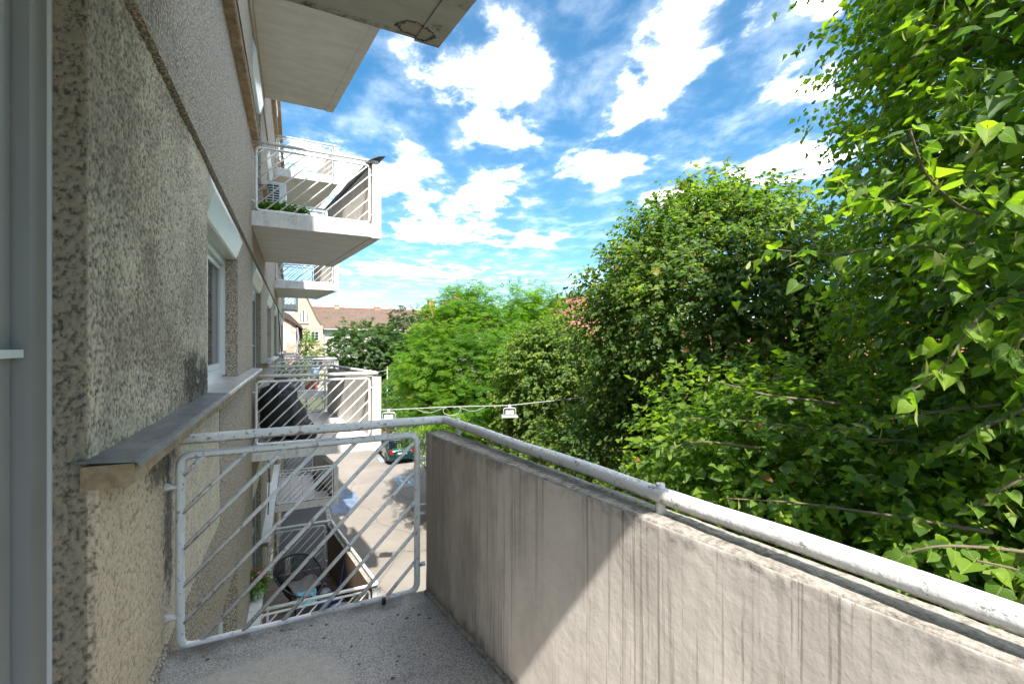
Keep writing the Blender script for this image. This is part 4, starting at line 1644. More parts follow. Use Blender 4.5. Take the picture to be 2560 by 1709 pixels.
def leaf_objs(root, lst, base):
    meshes = []
    for v in range(6):
        m = MB()
        rows = [(-.04, .30), (.06, .43), (.22, .50), (.42, .46), (.62, .34), (.80, .19), (.92, .08)]
        cup = (.18, .42, .60, .30, -.15, .75)[v]
        curl = (-.10, -.22, -.42, .10, -.35, -.05)[v]
        V, F = [], []
        ns = 5
        for (y, w) in rows:
            for i in range(ns):
                s = -1 + 2 * i / (ns - 1)
                x = s * w
                notch = 0.09 * (1 - abs(s)) if y < 0 else 0.03 * (1 - abs(s)) if y < .1 else 0
                z = cup * abs(x) * (0.8 + .4 * math.sin(3 * y + v)) + curl * y * y - (.012 if i == 2 else 0) + 0.02 * math.sin(9 * y + 5 * s + v)
                V.append((x, y + notch, z))
        for r in range(len(rows) - 1):
            for i in range(ns - 1):
                a = r * ns + i
                F.append((a, a + 1, a + ns + 1, a + ns))
        t = len(V)
        V.append((0.01, 1.05, curl * 1.1))
        for i in range(ns - 1):
            a = (len(rows) - 1) * ns + i
            F.append((a, a + 1, t))
        n = len(V)
        V += [(-.016, -.42, .10), (.016, -.42, .10), (.016, .06, -.01), (-.016, .06, -.01), (0, -.42, .07), (0, .06, -.045)]
        F += [(n, n + 1, n + 2, n + 3), (n + 1, n + 4, n + 5, n + 2), (n + 4, n, n + 3, n + 5)]
        m.v, m.f, m.mi = V, F, [0] * len(F)
        meshes.append(m.mesh('leaf', 'leaf_linden_big', True))
    from mathutils import Matrix
    for i, (P, D, N, S) in enumerate(lst):
        D = unit(np.array(D))
        N = np.array(N)
        N = unit(N - D * np.dot(N, D))
        X = np.cross(D, N)
        o = link('leaf', meshes[(i * 7 + i // 6) % 6], root)
        o.matrix_local = Matrix(((X[0] * S, D[0] * S, N[0] * S, P[0] - base[0]), (X[1] * S, D[1] * S, N[1] * S, P[1] - base[1]),
                                 (X[2] * S, D[2] * S, N[2] * S, P[2] - base[2]), (0, 0, 0, 1)))


LM = ['leaf_linden', 'bract', 'leaf_dead']
make_tree('linden_tree', 'nearest linden filling the right edge, large glossy leaves and pale bracts', (7.0, -0.4, GZ), (6.7, -0.1, 1.5), (3.5, 3.25, 5.4), LM,
          dict(LIND, tpl=HEARTS4, clumps=560, ls=0.074, size=.64, dead=.004, ntw=20, bract=.24, fill=.55, tshift=.15, thin_back=True), 21, rt=.24, limbs=26, extra=near_boughs,
          lobes=[((4.4, 2.55, -1.25), (1.75, 1.55, 0.95), 60), ((4.3, 1.6, -2.5), (1.7, 1.7, 1.0), 50), ((4.6, 3.6, -2.6), (1.5, 1.4, 1.1), 36)])
make_tree('linden_tree', 'tall rounded linden in the middle, yellowish crown against the clouds', (7.7, 6.4, GZ), (7.65, 6.3, 0.3), (2.7, 2.65, 2.95), ['leaf_linden_dry', 'bract', 'leaf_dead'],
          dict(LIND, tpl=HEARTS4, clumps=360, ntw=18, ls=0.082, size=.58, dead=.02, bract=.13, tshift=.04, fill=.4, thin_back=True), 22, rt=.2, limbs=22,
          lobes=[((6.6, 7.6, -2.4), (1.9, 2.0, 1.5), 70)])
make_tree('linden_tree', 'shorter linden with pale bracts between the tall linden and the locust', (7.0, 12.3, GZ), (7.3, 12.2, -1.4), (1.6, 1.6, 2.3), ['leaf_linden_dry', 'bract', 'leaf_dead'],
          dict(LIND, tpl=HEARTS4, clumps=150, ntw=16, ls=0.095, size=.55, bract=.18, tshift=.12), 23, rt=.17,
          lobes=[((6.3, 11.3, -3.6), (1.5, 1.7, 1.1), 46)])
make_tree('locust_tree', 'bright green locust tree with feathery leaves behind the hanging lamps', (7.2, 18.2, GZ), (7.5, 17.7, -1.0), (3.7, 3.2, 2.75), ['leaf_robinia', 'bract', 'leaf_dead'],
          dict(tpl=PINNATE, clumps=300, size=.82, ntw=11, nlf=6, ls=.26, up=.45, droop=.3, dead=.003), 24, rt=.3, limbs=20,
          lobes=[((5.3, 15.8, -2.7), (1.7, 1.6, 1.2), 34), ((6.3, 17.2, 1.55), (.9, .8, .75), 14), ((9.0, 16.6, 1.5), (1.2, .9, .8), 18)])
make_tree('chestnut_tree', 'round chestnut tree with layered green leaves before the brown tiled roof', (5.6, 41.0, GZ), (6.0, 40.0, -2.4), (4.4, 4.0, 4.2), ['leaf_maple', 'bract', 'leaf_dead'],
          dict(tpl=PALM, clumps=190, size=1.0, ntw=10, nlf=6, ls=.27, up=.6, droop=.5), 25, rt=.3, limbs=12,
          lobes=[((8.0, 38.5, -2.4), (2.6, 2.2, 3.0), 50)])
make_tree('maple_tree', 'dark tree with a thin rusty top beneath the brick chimneys', (10.6, 44.0, GZ), (10.4, 43.5, -0.6), (3.6, 3.0, 4.3), ['leaf_dark', 'bract', 'leaf_dead'],
          dict(tpl=PALM, clumps=110, size=1.0, ntw=7, nlf=6, ls=.25, up=.5, dead=.05), 26, rt=.25, limbs=12)
make_tree('shrub_tree', 'small bright leafy tree behind the parked green car', (6.9, 30.5, GZ), (6.6, 30.2, -3.6), (1.7, 1.7, 2.2), ['leaf_shrub', 'bract', 'leaf_dead'],
          dict(tpl=OVAL, clumps=90, size=.6, ntw=10, nlf=7, ls=.12, up=.5), 27, rt=.1, limbs=8)
make_tree('young_tree', 'young green tree at the end of the apartment building by the brick wall', (0.9, 44.5, GZ), (0.9, 44.5, -1.0), (1.0, 1.1, 2.3), ['leaf_shrub', 'bract', 'leaf_dead'],
          dict(tpl=OVAL, clumps=50, size=.6, ntw=8, nlf=6, ls=.17, up=.5, dead=.03), 28, rt=.08, limbs=6)

# ------------------------------------------------------------------ houses
def stepped_slope(mb, e0, e1, r0, r1, n, th=0.05, mi=0):
    """tiled slope from eave line e0-e1 up to ridge line r0-r1 in n overlapping courses"""
    e0, e1, r0, r1 = [np.array(p, float) for p in (e0, e1, r0, r1)]
    up = unit(np.cross(e1 - e0, r0 - e0))
    if up[2] < 0:
        up = -up
    for i in range(n):
        a, b = i / n, (i + 1.12) / n
        b = min(b, 1)
        lo0, lo1 = e0 + (r0 - e0) * a + up * th, e1 + (r1 - e1) * a + up * th
        hi0, hi1 = e0 + (r0 - e0) * b, e1 + (r1 - e1) * b
        q0, q1 = lo0 - up * th, lo1 - up * th
        mb.poly([lo0, lo1, hi1, hi0], mi)
        mb.poly([q0, q1, lo1, lo0], mi)
    mb.poly([e0 - up * .05, r0 - up * .05, r1 - up * .05, e1 - up * .05], mi)


def chimney(parent, base, c, w, d, h, mat='brick_plain', pots=2):
    m = MB().box((c[0] - w / 2 - base[0], c[1] - d / 2 - base[1], c[2] - base[2]), (c[0] + w / 2 - base[0], c[1] + d / 2 - base[1], c[2] + h - base[2]))
    o = m.build('chimney', mat, parent)
    z = c[2] + h - base[2]
    m = MB().box((c[0] - w / 2 - .08 - base[0], c[1] - d / 2 - .08 - base[1], z + .002), (c[0] + w / 2 + .08 - base[0], c[1] + d / 2 + .08 - base[1], z + .10))
    for i in range(pots):
        x = c[0] - base[0] + (i - (pots - 1) / 2) * w / max(1, pots)
        m.box((x - .09, c[1] - base[1] - .12, z + .10), (x + .09, c[1] - base[1] + .12, z + .32))
    m.build('chimney_cap', 'stone_trim', o)
    return o


def house_window(parent, base, face, a0, a1, z0, z1, plane, cols=2, rows=3):
    """window on a wall: face 'x' (wall at X=plane, looking -X) or 'y' (wall at Y=plane, looking -Y)"""
    def bx(m, u0, u1, v0, v1, d0, d1):
        if face == 'x':
            return m.box((plane - d1 - base[0], u0 - base[1], v0 - base[2]), (plane - d0 - base[0], u1 - base[1], v1 - base[2]))
        return m.box((u0 - base[0], plane - d1 - base[1], v0 - base[2]), (u1 - base[0], plane - d0 - base[1], v1 - base[2]))
    t = 0.06
    m = MB()
    for (u0, u1, v0, v1) in ((a0, a0 + t, z0, z1), (a1 - t, a1, z0, z1), (a0 + t, a1 - t, z0, z0 + t), (a0 + t, a1 - t, z1 - t, z1)):
        bx(m, u0, u1, v0, v1, 0.0, 0.05)
    for i in range(1, cols):
        u = a0 + (a1 - a0) * i / cols
        bx(m, u - .03, u + .03, z0 + t, z1 - t, 0.0, 0.045)
    for j in range(1, rows):
        v = z0 + (z1 - z0) * j / rows
        bx(m, a0 + t, a1 - t, v - .02, v + .02, 0.0, 0.04)
    w = m.build('window', 'pvc', parent)
    bx_ = bx(MB(), a0 + t, a1 - t, z0 + t, z1 - t, 0.004, 0.02)
    bx_.build('pane', 'glass', w)
    bx(MB(), a0 - .1, a1 + .1, z0 - .14, z0 - .01, 0.0, 0.14).build('window_sill', 'stone_trim', w)
    return w


# cream gabled house closing the street
gb = (2.0, 76.0, GZ)
gh = thing('gabled_house', 'cream gabled house with three slit windows and a long brown tiled roof', 'house', gb)
Yg = 75.0
gable = [(-0.15, -7), (3.85, -7), (3.85, 2.75), (3.5, 3.05), (2.85, 4.1), (2.2, 5.6), (1.65, 6.8), (1.1, 7.8), (0.5, 6.7), (-0.15, 5.6)]
MB().prism([(x - gb[0], z - gb[2]) for x, z in gable], 'y', Yg - gb[1], Yg + 9 - gb[1]).build('gable_wall', 'cream_plaster', gh)
m = MB()
for a, b in zip(gable[3:8], gable[4:8]):
    m.prism([(a[0] - gb[0], a[1] - gb[2]), (a[0] - gb[0] + .16, a[1] - gb[2] + .12), (b[0] - gb[0] + .16, b[1] - gb[2] + .12), (b[0] - gb[0], b[1] - gb[2])], 'y', Yg - .15 - gb[1], Yg + 9 - gb[1])
m.build('verge', 'roof_old', gh)
for (x0, x1, z0, z1) in ((0.55, 0.80, 3.25, 4.75), (1.02, 1.30, 3.25, 5.2), (1.52, 1.77, 3.25, 4.75)):
    house_window(gh, gb, 'y', x0, x1, z0, z1, Yg, 1, 1)
house_window(gh, gb, 'y', 2.15, 3.25, 0.55, 1.95, Yg, 2, 3)
house_window(gh, gb, 'y', -0.05, 0.4, 0.9, 1.9, Yg, 1, 2)
house_window(gh, gb, 'y', 2.15, 3.25, -3.4, -1.9, Yg, 2, 3)
m = MB()
for i in range(7):
    m.box((1.95 + .22 * i - gb[0], Yg - .22 - gb[1], 0.02 - gb[2]), (2.07 + .22 * i - gb[0], Yg - .003 - gb[1], 0.34 - gb[2]))
m.build('balustrade', 'stone_trim', gh)
MB().prism([(1.15 + .42 * math.cos(a) - gb[0], 2.62 + .30 * math.sin(a) - gb[2]) for a in [math.pi * (1 + i / 8) for i in range(9)]], 'y', Yg - .14 - gb[1], Yg - .003 - gb[1]).build('corbel', 'stone_trim', gh)
MB().prism([(1.15 + .28 * math.cos(a) - gb[0], 1.75 + .28 * math.sin(a) - gb[2]) for a in [2 * math.pi * i / 16 for i in range(16)]], 'y', Yg - .05 - gb[1], Yg - .003 - gb[1]).build('medallion', 'pale_plaster', gh)
MB().box((3.853 - gb[0], 75.6 - gb[1], 0), (34 - gb[0], 87 - gb[1], 9.35)).build('wall', 'pale_plaster', gh)
m = MB()
S = lambda x, y, z: (x - gb[0], y - gb[1], z - gb[2])
stepped_slope(m, S(2.6, 75.0, 2.35), S(34.5, 75.0, 2.35), S(1.9, 81.3, 6.1), S(34.5, 81.3, 6.1), 26)
stepped_slope(m, S(34.5, 87.6, 2.35), S(1.0, 87.6, 2.35), S(34.5, 81.3, 6.1), S(1.9, 81.3, 6.1), 10)
rf = m.build('roof', 'roof_old', gh)
MB().tube([S(1.9, 81.3, 6.14), S(34.5, 81.3, 6.14)], .13, 8).build('ridge', 'roof_red', rf)
MB().tube([S(4.0, 74.93, 2.30), S(34, 74.93, 2.30)], .08, 8).tube([S(4.1, 75.45, 2.2), S(4.1, 75.45, -6.9)], .07, 8).build('gutter', 'zinc_post', rf)
chimney(gh, gb, (6.35, 81.3, 5.7), .75, .6, 0.85, 'stone_trim', 3)
chimney(gh, gb, (13.0, 81.3, 5.7), 1.0, .6, 0.75, 'brick_plain', 2)
for i in range(5):
    house_window(gh, gb, 'y', 5.4 + 3.4 * i, 6.6 + 3.4 * i, 0.2, 1.8, 75.6, 2, 3)


def hip_house(name, label, x0, x1, y0, y1, ze, zr, wall, roof, n, inset, wins=True, wz=(1.6, 3.1)):
    base = ((x0 + x1) / 2, (y0 + y1) / 2, GZ)
    h = thing(name, label, 'house', base)
    T = lambda x, y, z: (x - base[0], y - base[1], z - base[2])
    MB().box(T(x0, y0, GZ - .1), T(x1, y1, ze + .02)).build('wall', wall, h)
    xm = (x0 + x1) / 2
    o = .45
    m = MB()
    A, B_, C_, D_ = (x0 - o, y0 - o, ze), (x1 + o, y0 - o, ze), (x1 + o, y1 + o, ze), (x0 - o, y1 + o, ze)
    r0, r1 = (xm, y0 + inset, zr), (xm, y1 - inset, zr)
    stepped_slope(m, T(*D_), T(*A), T(*r1), T(*r0), n)
    stepped_slope(m, T(*B_), T(*C_), T(*r0), T(*r1), n)
    stepped_slope(m, T(*A), T(*B_), T(*r0), T(xm + .01, y0 + inset, zr), n)
    stepped_slope(m, T(*C_), T(*D_), T(xm + .01, y1 - inset, zr), T(*r1), n)
    rf = m.build('roof', roof, h)
    MB().tube([T(xm, y0 + inset, zr + .05), T(xm, y1 - inset, zr + .05)], .12, 8).build('ridge', roof, rf)
    MB().tube([T(x0 - o - .05, y0 - o, ze - .02), T(x0 - o - .05, y1 + o, ze - .02)], .08, 8).build('gutter', 'zinc_post', rf)
    if wins:
        k = int((y1 - y0) / 3.2)
        for i in range(k):
            yc = y0 + (i + .5) * (y1 - y0) / k
            house_window(h, base, 'x', yc - .55, yc + .55, ze - wz[1], ze - wz[0], x0, 2, 3)
    return h, base


hA, bA = hip_house('tiled_house', 'low house with red tiled roof showing through the tall linden', 14.0, 24.0, -4.0, 21.0, -2.5, 1.0, 'pink_plaster', 'roof_red', 30, 0.5)
hB, bB = hip_house('tiled_house', 'house with orange tiled hip roof rising above the locust tree', 14.5, 24.0, 23.5, 35.0, -0.2, 3.55, 'cream_plaster', 'roof_red', 26, 3.4)
hC, bC = hip_house('tiled_house', 'house with pinkish roof and brick chimneys above the dark tree', 13.2, 22.0, 46.5, 60.0, 1.4, 5.3, 'pale_plaster', 'roof_red', 22, 3.0)
chimney(hC, bC, (14.1, 50.5, 2.0), .75, .6, 2.9, 'brick_plain', 1)
chimney(hC, bC, (12.1 + 3.6, 48.9, 3.0), 1.0, .7, 1.9, 'brick_plain', 2)
chimney(hC, bC, (16.8, 49.2, 3.6), 1.1, .8, 2.0, 'brick_plain', 3)
chimney(hC, bC, (17.9, 49.6, 3.6), 0.8, .7, 1.6, 'brick_plain', 1)
m = MB().tube([(18.1 - bC[0], 49.6 - bC[1], 12.5), (18.1 - bC[0], 49.6 - bC[1], 13.9)], .03, 6)
m.tube([(17.7 - bC[0], 49.6 - bC[1], 12.75), (19.0 - bC[0], 49.6 - bC[1], 12.8)], .02, 6).build('antenna', 'dark_metal', hC)
MB().tube([(19.2 - bB[0], 27.6 - bB[1], 10.4), (19.2 - bB[0], 27.6 - bB[1], 12.0)], .012, 6).build('antenna', 'dark_metal', hB)

# ragged brick neighbour at the end of the apartment building
bw = thing('old_brick_house', 'old house wall of bare brick and peeling plaster past the apartment end', 'house', (-2.5, 33, GZ))
MB().prism([(-3.5, -.1), (2.55, -.1), (2.55, 8.3), (1.9, 9.0), (1.2, 9.25), (-3.5, 9.9)], 'y', 0, 11).build('wall', 'brick_ruin', bw)
MB().prism([(1.15, 9.25), (2.6, 8.25), (2.95, 8.0), (2.95, 8.12), (2.2, 8.95), (1.2, 9.45)], 'y', -.2, 11).build('eave', 'groove', bw)
MB().prism([(2.56, 7.2), (2.95, 7.4), (2.95, 8.0), (2.56, 8.2)], 'y', .5, .75).prism([(2.56, 7.2), (2.95, 7.4), (2.95, 8.0), (2.56, 8.2)], 'y', 1.8, 2.05).build('eave_bracket', 'groove', bw)
MB().tube([(2.62, -.1, 8.1), (2.7, -.1, 7.4), (2.62, -.1, 6.9), (2.62, -.1, 0)], .06, 8).build('downpipe', 'zinc_post', bw)

# ------------------------------------------------------------------ street furniture
post = thing('street_pole', 'slim grey metal pole beside the bright shrub tree', 'pole', (5.6, 30.9, GZ))
MB().tube([(0, 0, 0), (0, 0, 5.4)], [.07, .05], 10).build('shaft', 'zinc_post', post, True)
MB().tube([(0, 0, 5.4), (0, 0, 5.5)], [.06, .02], 10).build('cap', 'zinc_post', post, True)
wire_b = at(957, 930, 27.5)
tag(MB().tube([(5.6, 30.9, -1.75), (3.0, 31.0, -2.2), (-0.48, 24.5, -1.9)], .012, 6).build('pole_wire', 'grey_cable'), 'thin wire from the slim pole to the building', 'wire')

LA, LB = at(972, 1024, 11.5), at(1274, 1013, 11.8)
dirw = (LB - LA)
W0 = LA - dirw * 0.86
W1 = LB + dirw * 1.5
W0[0] = -0.50
W1[2] += 0.55
span = []
key = [W0 + np.array([0, 0, .12]), LA, LA + dirw * .5 + np.array([0, 0, .02]), LB, LB + dirw * .62 + np.array([0, 0, .14]), W1]
for a, b in zip(key[:-1], key[1:]):
    for i in range(8):
        span.append(a + (b - a) * i / 8)
span.append(key[-1])
wire = thing('span_wire', 'pale cable stretched over the street carrying two hanging lamps', 'cable', tuple(LA))
MB().tube([p - LA for p in span], .011, 6).build('cable', 'grey_cable', wire)
cm_ = LA + dirw * .47
loop = [cm_ - LA + np.array([0.16 * math.cos(a) + .02 * i, 0, 0.11 * math.sin(a) - .10]) for i, a in enumerate([2 * math.pi * j / 14 + 1.4 for j in range(17)])]
MB().tube(loop, .008, 6).build('cable_loop', 'grey_cable', wire)
slack = [LA + dirw * (0.22 + .22 * i / 8) - LA + np.array([0, 0, -.11 * math.sin(math.pi * i / 8)]) for i in range(9)]
MB().tube(slack, .006, 6).tube([p + dirw * .36 * np.array([1, 1, 1]) for p in slack], .006, 6).build('slack_cable', 'grey_cable', wire)


def flood(p, label, rz):
    f = thing('hanging_lamp', label, 'lamp', tuple(p), rz, 'lamps hanging over the street')
    m = MB().prism([(-.22, -.30), (.22, -.30), (.205, -.265), (-.205, -.265)], 'y', -.15, .15)
    m.build('lamp_head', 'alu', f)
    fins = MB()
    for i in range(11):
        fins.box((-.19 + .036 * i, -.13, -.263), (-.178 + .036 * i, .13, -.235))
    fins.build('cooling_fins', 'alu', f)
    MB().box((-.11, -.07, -.262 + .03), (.11, .07, -.13)).build('driver_box', 'alu', f)
    MB().tube([Vector((-.16, 0, -.25))] + bend((-.16, 0, -.25), (-.16, 0, -.07), (.16, 0, -.07), .05, 4) + bend((-.16, 0, -.07), (.16, 0, -.07), (.16, 0, -.25), .05, 4) + [Vector((.16, 0, -.25))], .011, 8).build('bracket', 'alu', f, True)
    MB().box((-.035, -.02, -.075), (.035, .02, .025)).build('clamp', 'alu', f)
    MB().box((-.19, -.13, -.306), (.19, .13, -.301)).build('lens', 'glass', f)


aw = math.atan2(dirw[1], dirw[0])
flood(LA, 'flat silver lamp on the cable nearest the white balcony post', aw)
flood(LB, 'flat silver lamp on the cable in front of the locust tree', aw)


# ------------------------------------------------------------------ parked cars
def car(label, x, y, paint, plate_text=None):
    c = thing('parked_car', label, 'car', (x, y, GZ), 0, 'cars parked along the trees')
    Ln, W = 4.05, 0.83
    st = [(0.0, .30, .62, .70), (.06, .20, .80, .92), (.25, .18, .90, .985), (.9, .17, .96, 1.0), (2.0, .17, .95, 1.0), (2.9, .17, .92, 1.0), (3.5, .18, .86, .97), (3.85, .22, .74, .88), (4.05, .34, .60, .70)]
    def loft(secs):
        m = MB()
        k = len(secs[0])
        for s in secs:
            m.v += s
        for i in range(len(secs) - 1):
            for j in range(k - 1):
                a = i * k + j
                m.f.append((a, a + 1, a + k + 1, a + k))
                m.mi.append(0)
        m.f.append(tuple(range(k - 1, -1, -1)))
        m.f.append(tuple((len(secs) - 1) * k + j for j in range(k)))
        m.mi += [0, 0]
        return m
    secs = []
    for (yy, zb, zt, ws) in st:
        w = W * ws
        half = [(.80 * w, zb), (.97 * w, zb + .06), (w, (zb + zt) / 2), (.985 * w, zt - .10), (.93 * w, zt - .01), (.5 * w, zt + .03)]
        secs.append([(a, yy, b) for a, b in half] + [(0, yy, zt + .04)] + [(-a, yy, b) for a, b in half[::-1]])
    loft(secs).build('body', paint, c, True)
    cab = [(.22, .90, .90, .86), (.62, 1.30, .80, .86), (1.0, 1.42, .74, .87), (1.9, 1.44, .74, .88), (2.35, 1.36, .72, .88), (2.95, .94, .70, .86)]
    secs = []
    for (yy, zt, wt, wb) in cab:
        zb = .90
        zt = max(zt, zb + .005)
        secs.append([(wb * W, yy, zb), (wt * W * 1.04, yy, zb + (zt - zb) * .75), (wt * W * .96, yy, zt - .015), (0, yy, zt), (-wt * W * .96, yy, zt - .015), (-wt * W * 1.04, yy, zb + (zt - zb) * .75), (-wt * W * 1.0 if False else -wb * W, yy, zb)])
    loft(secs).build('windows', 'glass', c, True)
    secs = []
    for (yy, zt, wt) in ((.58, 1.30, .80), (1.0, 1.435, .745), (1.9, 1.455, .745), (2.33, 1.375, .725)):
        secs.append([(wt * W * .985, yy, zt - .035), (wt * W * .9, yy, zt + .005), (0, yy, zt + .02), (-wt * W * .9, yy, zt + .005), (-wt * W * .985, yy, zt - .035)])
    loft(secs).build('roof', paint, c, True)
    pil = MB()
    for s in (-1, 1):
        for a, b in (((s * .87 * W, .24, .90), (s * .83 * W, .62, 1.29)), ((s * .885 * W, 1.55, .93), (s * .775 * W, 1.62, 1.42)), ((s * .87 * W, 2.92, .93), (s * .76 * W, 2.35, 1.35))):
            pil.tube([a, b], .035, 6)
    pil.build('pillars', paint, c)
    MB().box((-.80 * W, -.05, .34), (.80 * W, .05, .56)).box((-.95 * W, -.02, .36), (.95 * W, .1, .52)).build('bumper', paint, c)
    for s in (-1, 1):
        MB().prism([(s * .62 * W, .62), (s * .86 * W, .62), (s * .88 * W, .86), (s * .70 * W, .88)], 'y', -.005, .12).build('tail_light', 'tail_red', c)
        MB().box((s * W * 1.0, 2.55, .93), (s * (W + .16), 2.66, 1.05)).build('mirror', paint, c)
        for yy in (.72, 3.22):
            wl = MB()
            prof = [(.20, -.10), (.29, -.10), (.315, -.07), (.315, .07), (.29, .10), (.20, .10)]
            wl.lathe(prof, (0, 0, 0), 22)
            wl.v = [(p[2], p[0], p[1]) for p in wl.v]
            w = wl.build('wheel', 'rubber', c, True, (s * (W - .085), yy, .315))
            rm = MB().lathe([(.02, .098), (.195, .098), (.205, .104), (.205, -.104), (.195, -.098), (.02, -.098)], (0, 0, 0), 18)
            rm.v = [(p[2], p[0], p[1]) for p in rm.v]
            rm.build('rim', 'alu', w, True)
    MB().box((-.26, -.062, .60), (.26, -.052, .71)).build('number_plate', 'plate', c)
    if plate_text:
        cu = bpy.data.curves.new('plate_lettering', 'FONT')
        cu.body = plate_text
        cu.size = .105
        cu.align_x = 'CENTER'
        cu.align_y = 'CENTER'
        cu.extrude = .001
        tmp = bpy.data.objects.new('plate_lettering', cu)
        COL.objects.link(tmp)
        bpy.context.view_layer.update()
        me = bpy.data.meshes.new_from_object(tmp.evaluated_get(bpy.context.evaluated_depsgraph_get()))
        bpy.data.objects.remove(tmp)
        me.materials.clear()
        me.materials.append(M['ink'])
        o = link('plate_lettering', me, c, (.02, -.065, .655))
        o.rotation_euler = (R(90), 0, 0)
    return c


car('dark green parked car seen from behind under the locust tree', 5.62, 26.3, 'car_green', 'AR 27 SBH')
car('dark car in tree shade mostly hidden behind the foreground parapet', 5.75, 14.8, 'car_black')

# low flowering bush beyond the green car
fb = thing('flower_bush', 'low bush with orange flowers beyond the green car', 'bush', (6.2, 33.2, GZ))
rng = np.random.default_rng(5)
cr = Crown()
P, O = ell_points(40, (0, 0, .7), (.9, 1.0, .7), rng, -.3, 1)
sprays(cr, P, O, rng, .4, 8, 6, .10, OVAL)
o = link('foliage', cr.mesh(['leaf_shrub', 'bract', 'leaf_dead']), fb)
o['kind'] = 'stuff'
m = MB()
P, O = ell_points(60, (0, 0, .75), (1.05, 1.15, .85), rng, -.2, 1)
for p in P:
    m.lathe([(.02, -.03), (.07, .0), (.05, .05), (.01, .06)], tuple(p), 7)
o = m.build('flowers', 'orange_petal', fb)
o['kind'] = 'stuff'
MB().tube([(0, 0, -.05), (.05, 0, .5), (0, .1, .9)], [.05, .04, .02], 6).build('stem', 'bark', fb)

# ------------------------------------------------------------------ things on the balconies
def blob(name, parts, mat, parent=None, seed=0, amp=.12, res=26, loc=None, fscale=.22):
    """crumpled lumps merged side by side into one draped mesh"""
    Vs, Fs, n0 = [], [], 0
    for (c, r) in parts:
        u = np.linspace(0, 2 * np.pi, res * 2, endpoint=False)
        v = np.linspace(-np.pi / 2 * .98, np.pi / 2 * .98, res)
        U, Vv = np.meshgrid(u, v)
        d = np.stack([np.cos(Vv) * np.cos(U), np.cos(Vv) * np.sin(U), np.sin(Vv)], -1).reshape(-1, 3)
        p = d * np.array(r)
        rid = np.abs(vnoise((p + np.array(c)) / fscale + seed, seed) - .5) * 2
        rid2 = np.abs(vnoise((p + np.array(c)) / (fscale * .4) + seed, seed + 1) - .5) * 2
        p = p * (1 + amp * (rid - .5) + amp * .5 * (rid2 - .5))[:, None] + np.array(c)
        p[:, 2] = np.maximum(p[:, 2], 0.004)
        Vs.append(p)
        m_ = res * 2
        for i in range(res - 1):
            for j in range(m_):
                a, b = n0 + i * m_ + j, n0 + i * m_ + (j + 1) % m_
                Fs.append((a, b, b + m_, a + m_))
        n0 += len(p)
    me = np_mesh(name, np.concatenate(Vs), np.array(Fs), [mat])
    return link(name, me, parent, loc)


F0, F1, FM = ZF, ZF + 3, ZF - 3
Y1 = PITCH
o = blob('covered_pile', [((0, 0, .42), (.25, .24, .44)), ((.14, .10, .28), (.22, .24, .32)), ((.24, -.02, .14), (.20, .20, .17)), ((-.03, .26, .36), (.22, .26, .40))], 'bin_bag', seed=3, amp=.26, loc=(-0.20, Y1 + YN + .30, F0 + .002))
tag(o, 'pile wrapped in crumpled black plastic behind the neighbouring railing', 'bag')
o = blob('bin_bag', [((0, 0, .07), (.11, .10, .08))], 'bin_bag', seed=9, amp=.3, loc=(0.16, Y1 + YN + .18, F0 + .002))
tag(o, 'small black plastic bundle on the floor beside the wrapped pile', 'bag')

# plants on the balcony one floor up
def potted(name, label, loc, r, h, leafmat, pot='terracotta', petals=None, ls=.06, box=None):
    t = thing(name, label, 'plant', loc)
    if box:
        MB().box((-box[0], -box[1], 0), (box[0], box[1], box[2])).box((-box[0] - .012, -box[1] - .012, box[2] - .03), (box[0] + .012, box[1] + .012, box[2] - .001)).build('planter', pot, t)
        z = box[2]
        rr = (box[0] * 1.15, box[1] * 1.5, h)
    else:
        MB().lathe([(r * .55, 0), (r * .62, .01), (r * .8, r * 1.1), (r * .88, r * 1.1), (r * .88, r * 1.3), (r * .78, r * 1.3), (r * .74, r * 1.15), (.01, r * 1.12)], seg=18).build('pot', pot, t, True)
        z = r * 1.2
        rr = (r * 1.5, r * 1.5, h)
    rg = np.random.default_rng(abs(hash(name + str(len(label)))) % 1000 + 3)
    cr = Crown()
    P, O = ell_points(26, (0, 0, z + h * .5), rr, rg, -.3, 1)
    sprays(cr, P, O, rg, h * .6, 7, 5, ls, OVAL)
    o = link('foliage', cr.mesh([leafmat, 'bract', 'leaf_dead']), t)
    o['kind'] = 'stuff'
    if petals:
        m = MB()
        P, O = ell_points(22, (0, 0, z + h * .6), tuple(x * 1.1 for x in rr), rg, -.1, 1)
        for p in P:
            m.lathe([(.006, -.01), (.026, 0), (.018, .015), (.004, .02)], tuple(p), 7)
        m.build('flowers', petals, t)['kind'] = 'stuff'
    return t


potted('planter_plant', 'green leafy plants along the railing of the balcony above', (-0.14, Y1 + YN + .22, F1), .1, .07, 'leaf_shrub', 'slate_planter', box=(.24, .07, .05), ls=.06)
potted('planter_plant', 'bushy green plant in a slate planter on the second balcony', (-0.10, 2 * Y1 + .25, F0), .1, .34, 'leaf_shrub', 'slate_planter', box=(.26, .12, .26), ls=.07)
potted('flower_pot', 'pink flowers on the lower window ledge', (-0.46, 6.72, -0.312 - 3), .075, .16, 'leaf_shrub', 'white_tile', 'pink_petal', ls=.04)
t = thing('storage_crate', 'reddish brown crate on the second balcony beside the planter', 'crate', (0.42, 2 * Y1 + .35, F0))
MB().box((-.16, -.12, 0), (.16, .12, .28)).build('crate_body', 'terracotta', t)
for z in (.07, .15, .23):
    MB().box((-.168, -.128, z), (.168, .128, z + .03)).build('crate_band', 'terracotta', t)
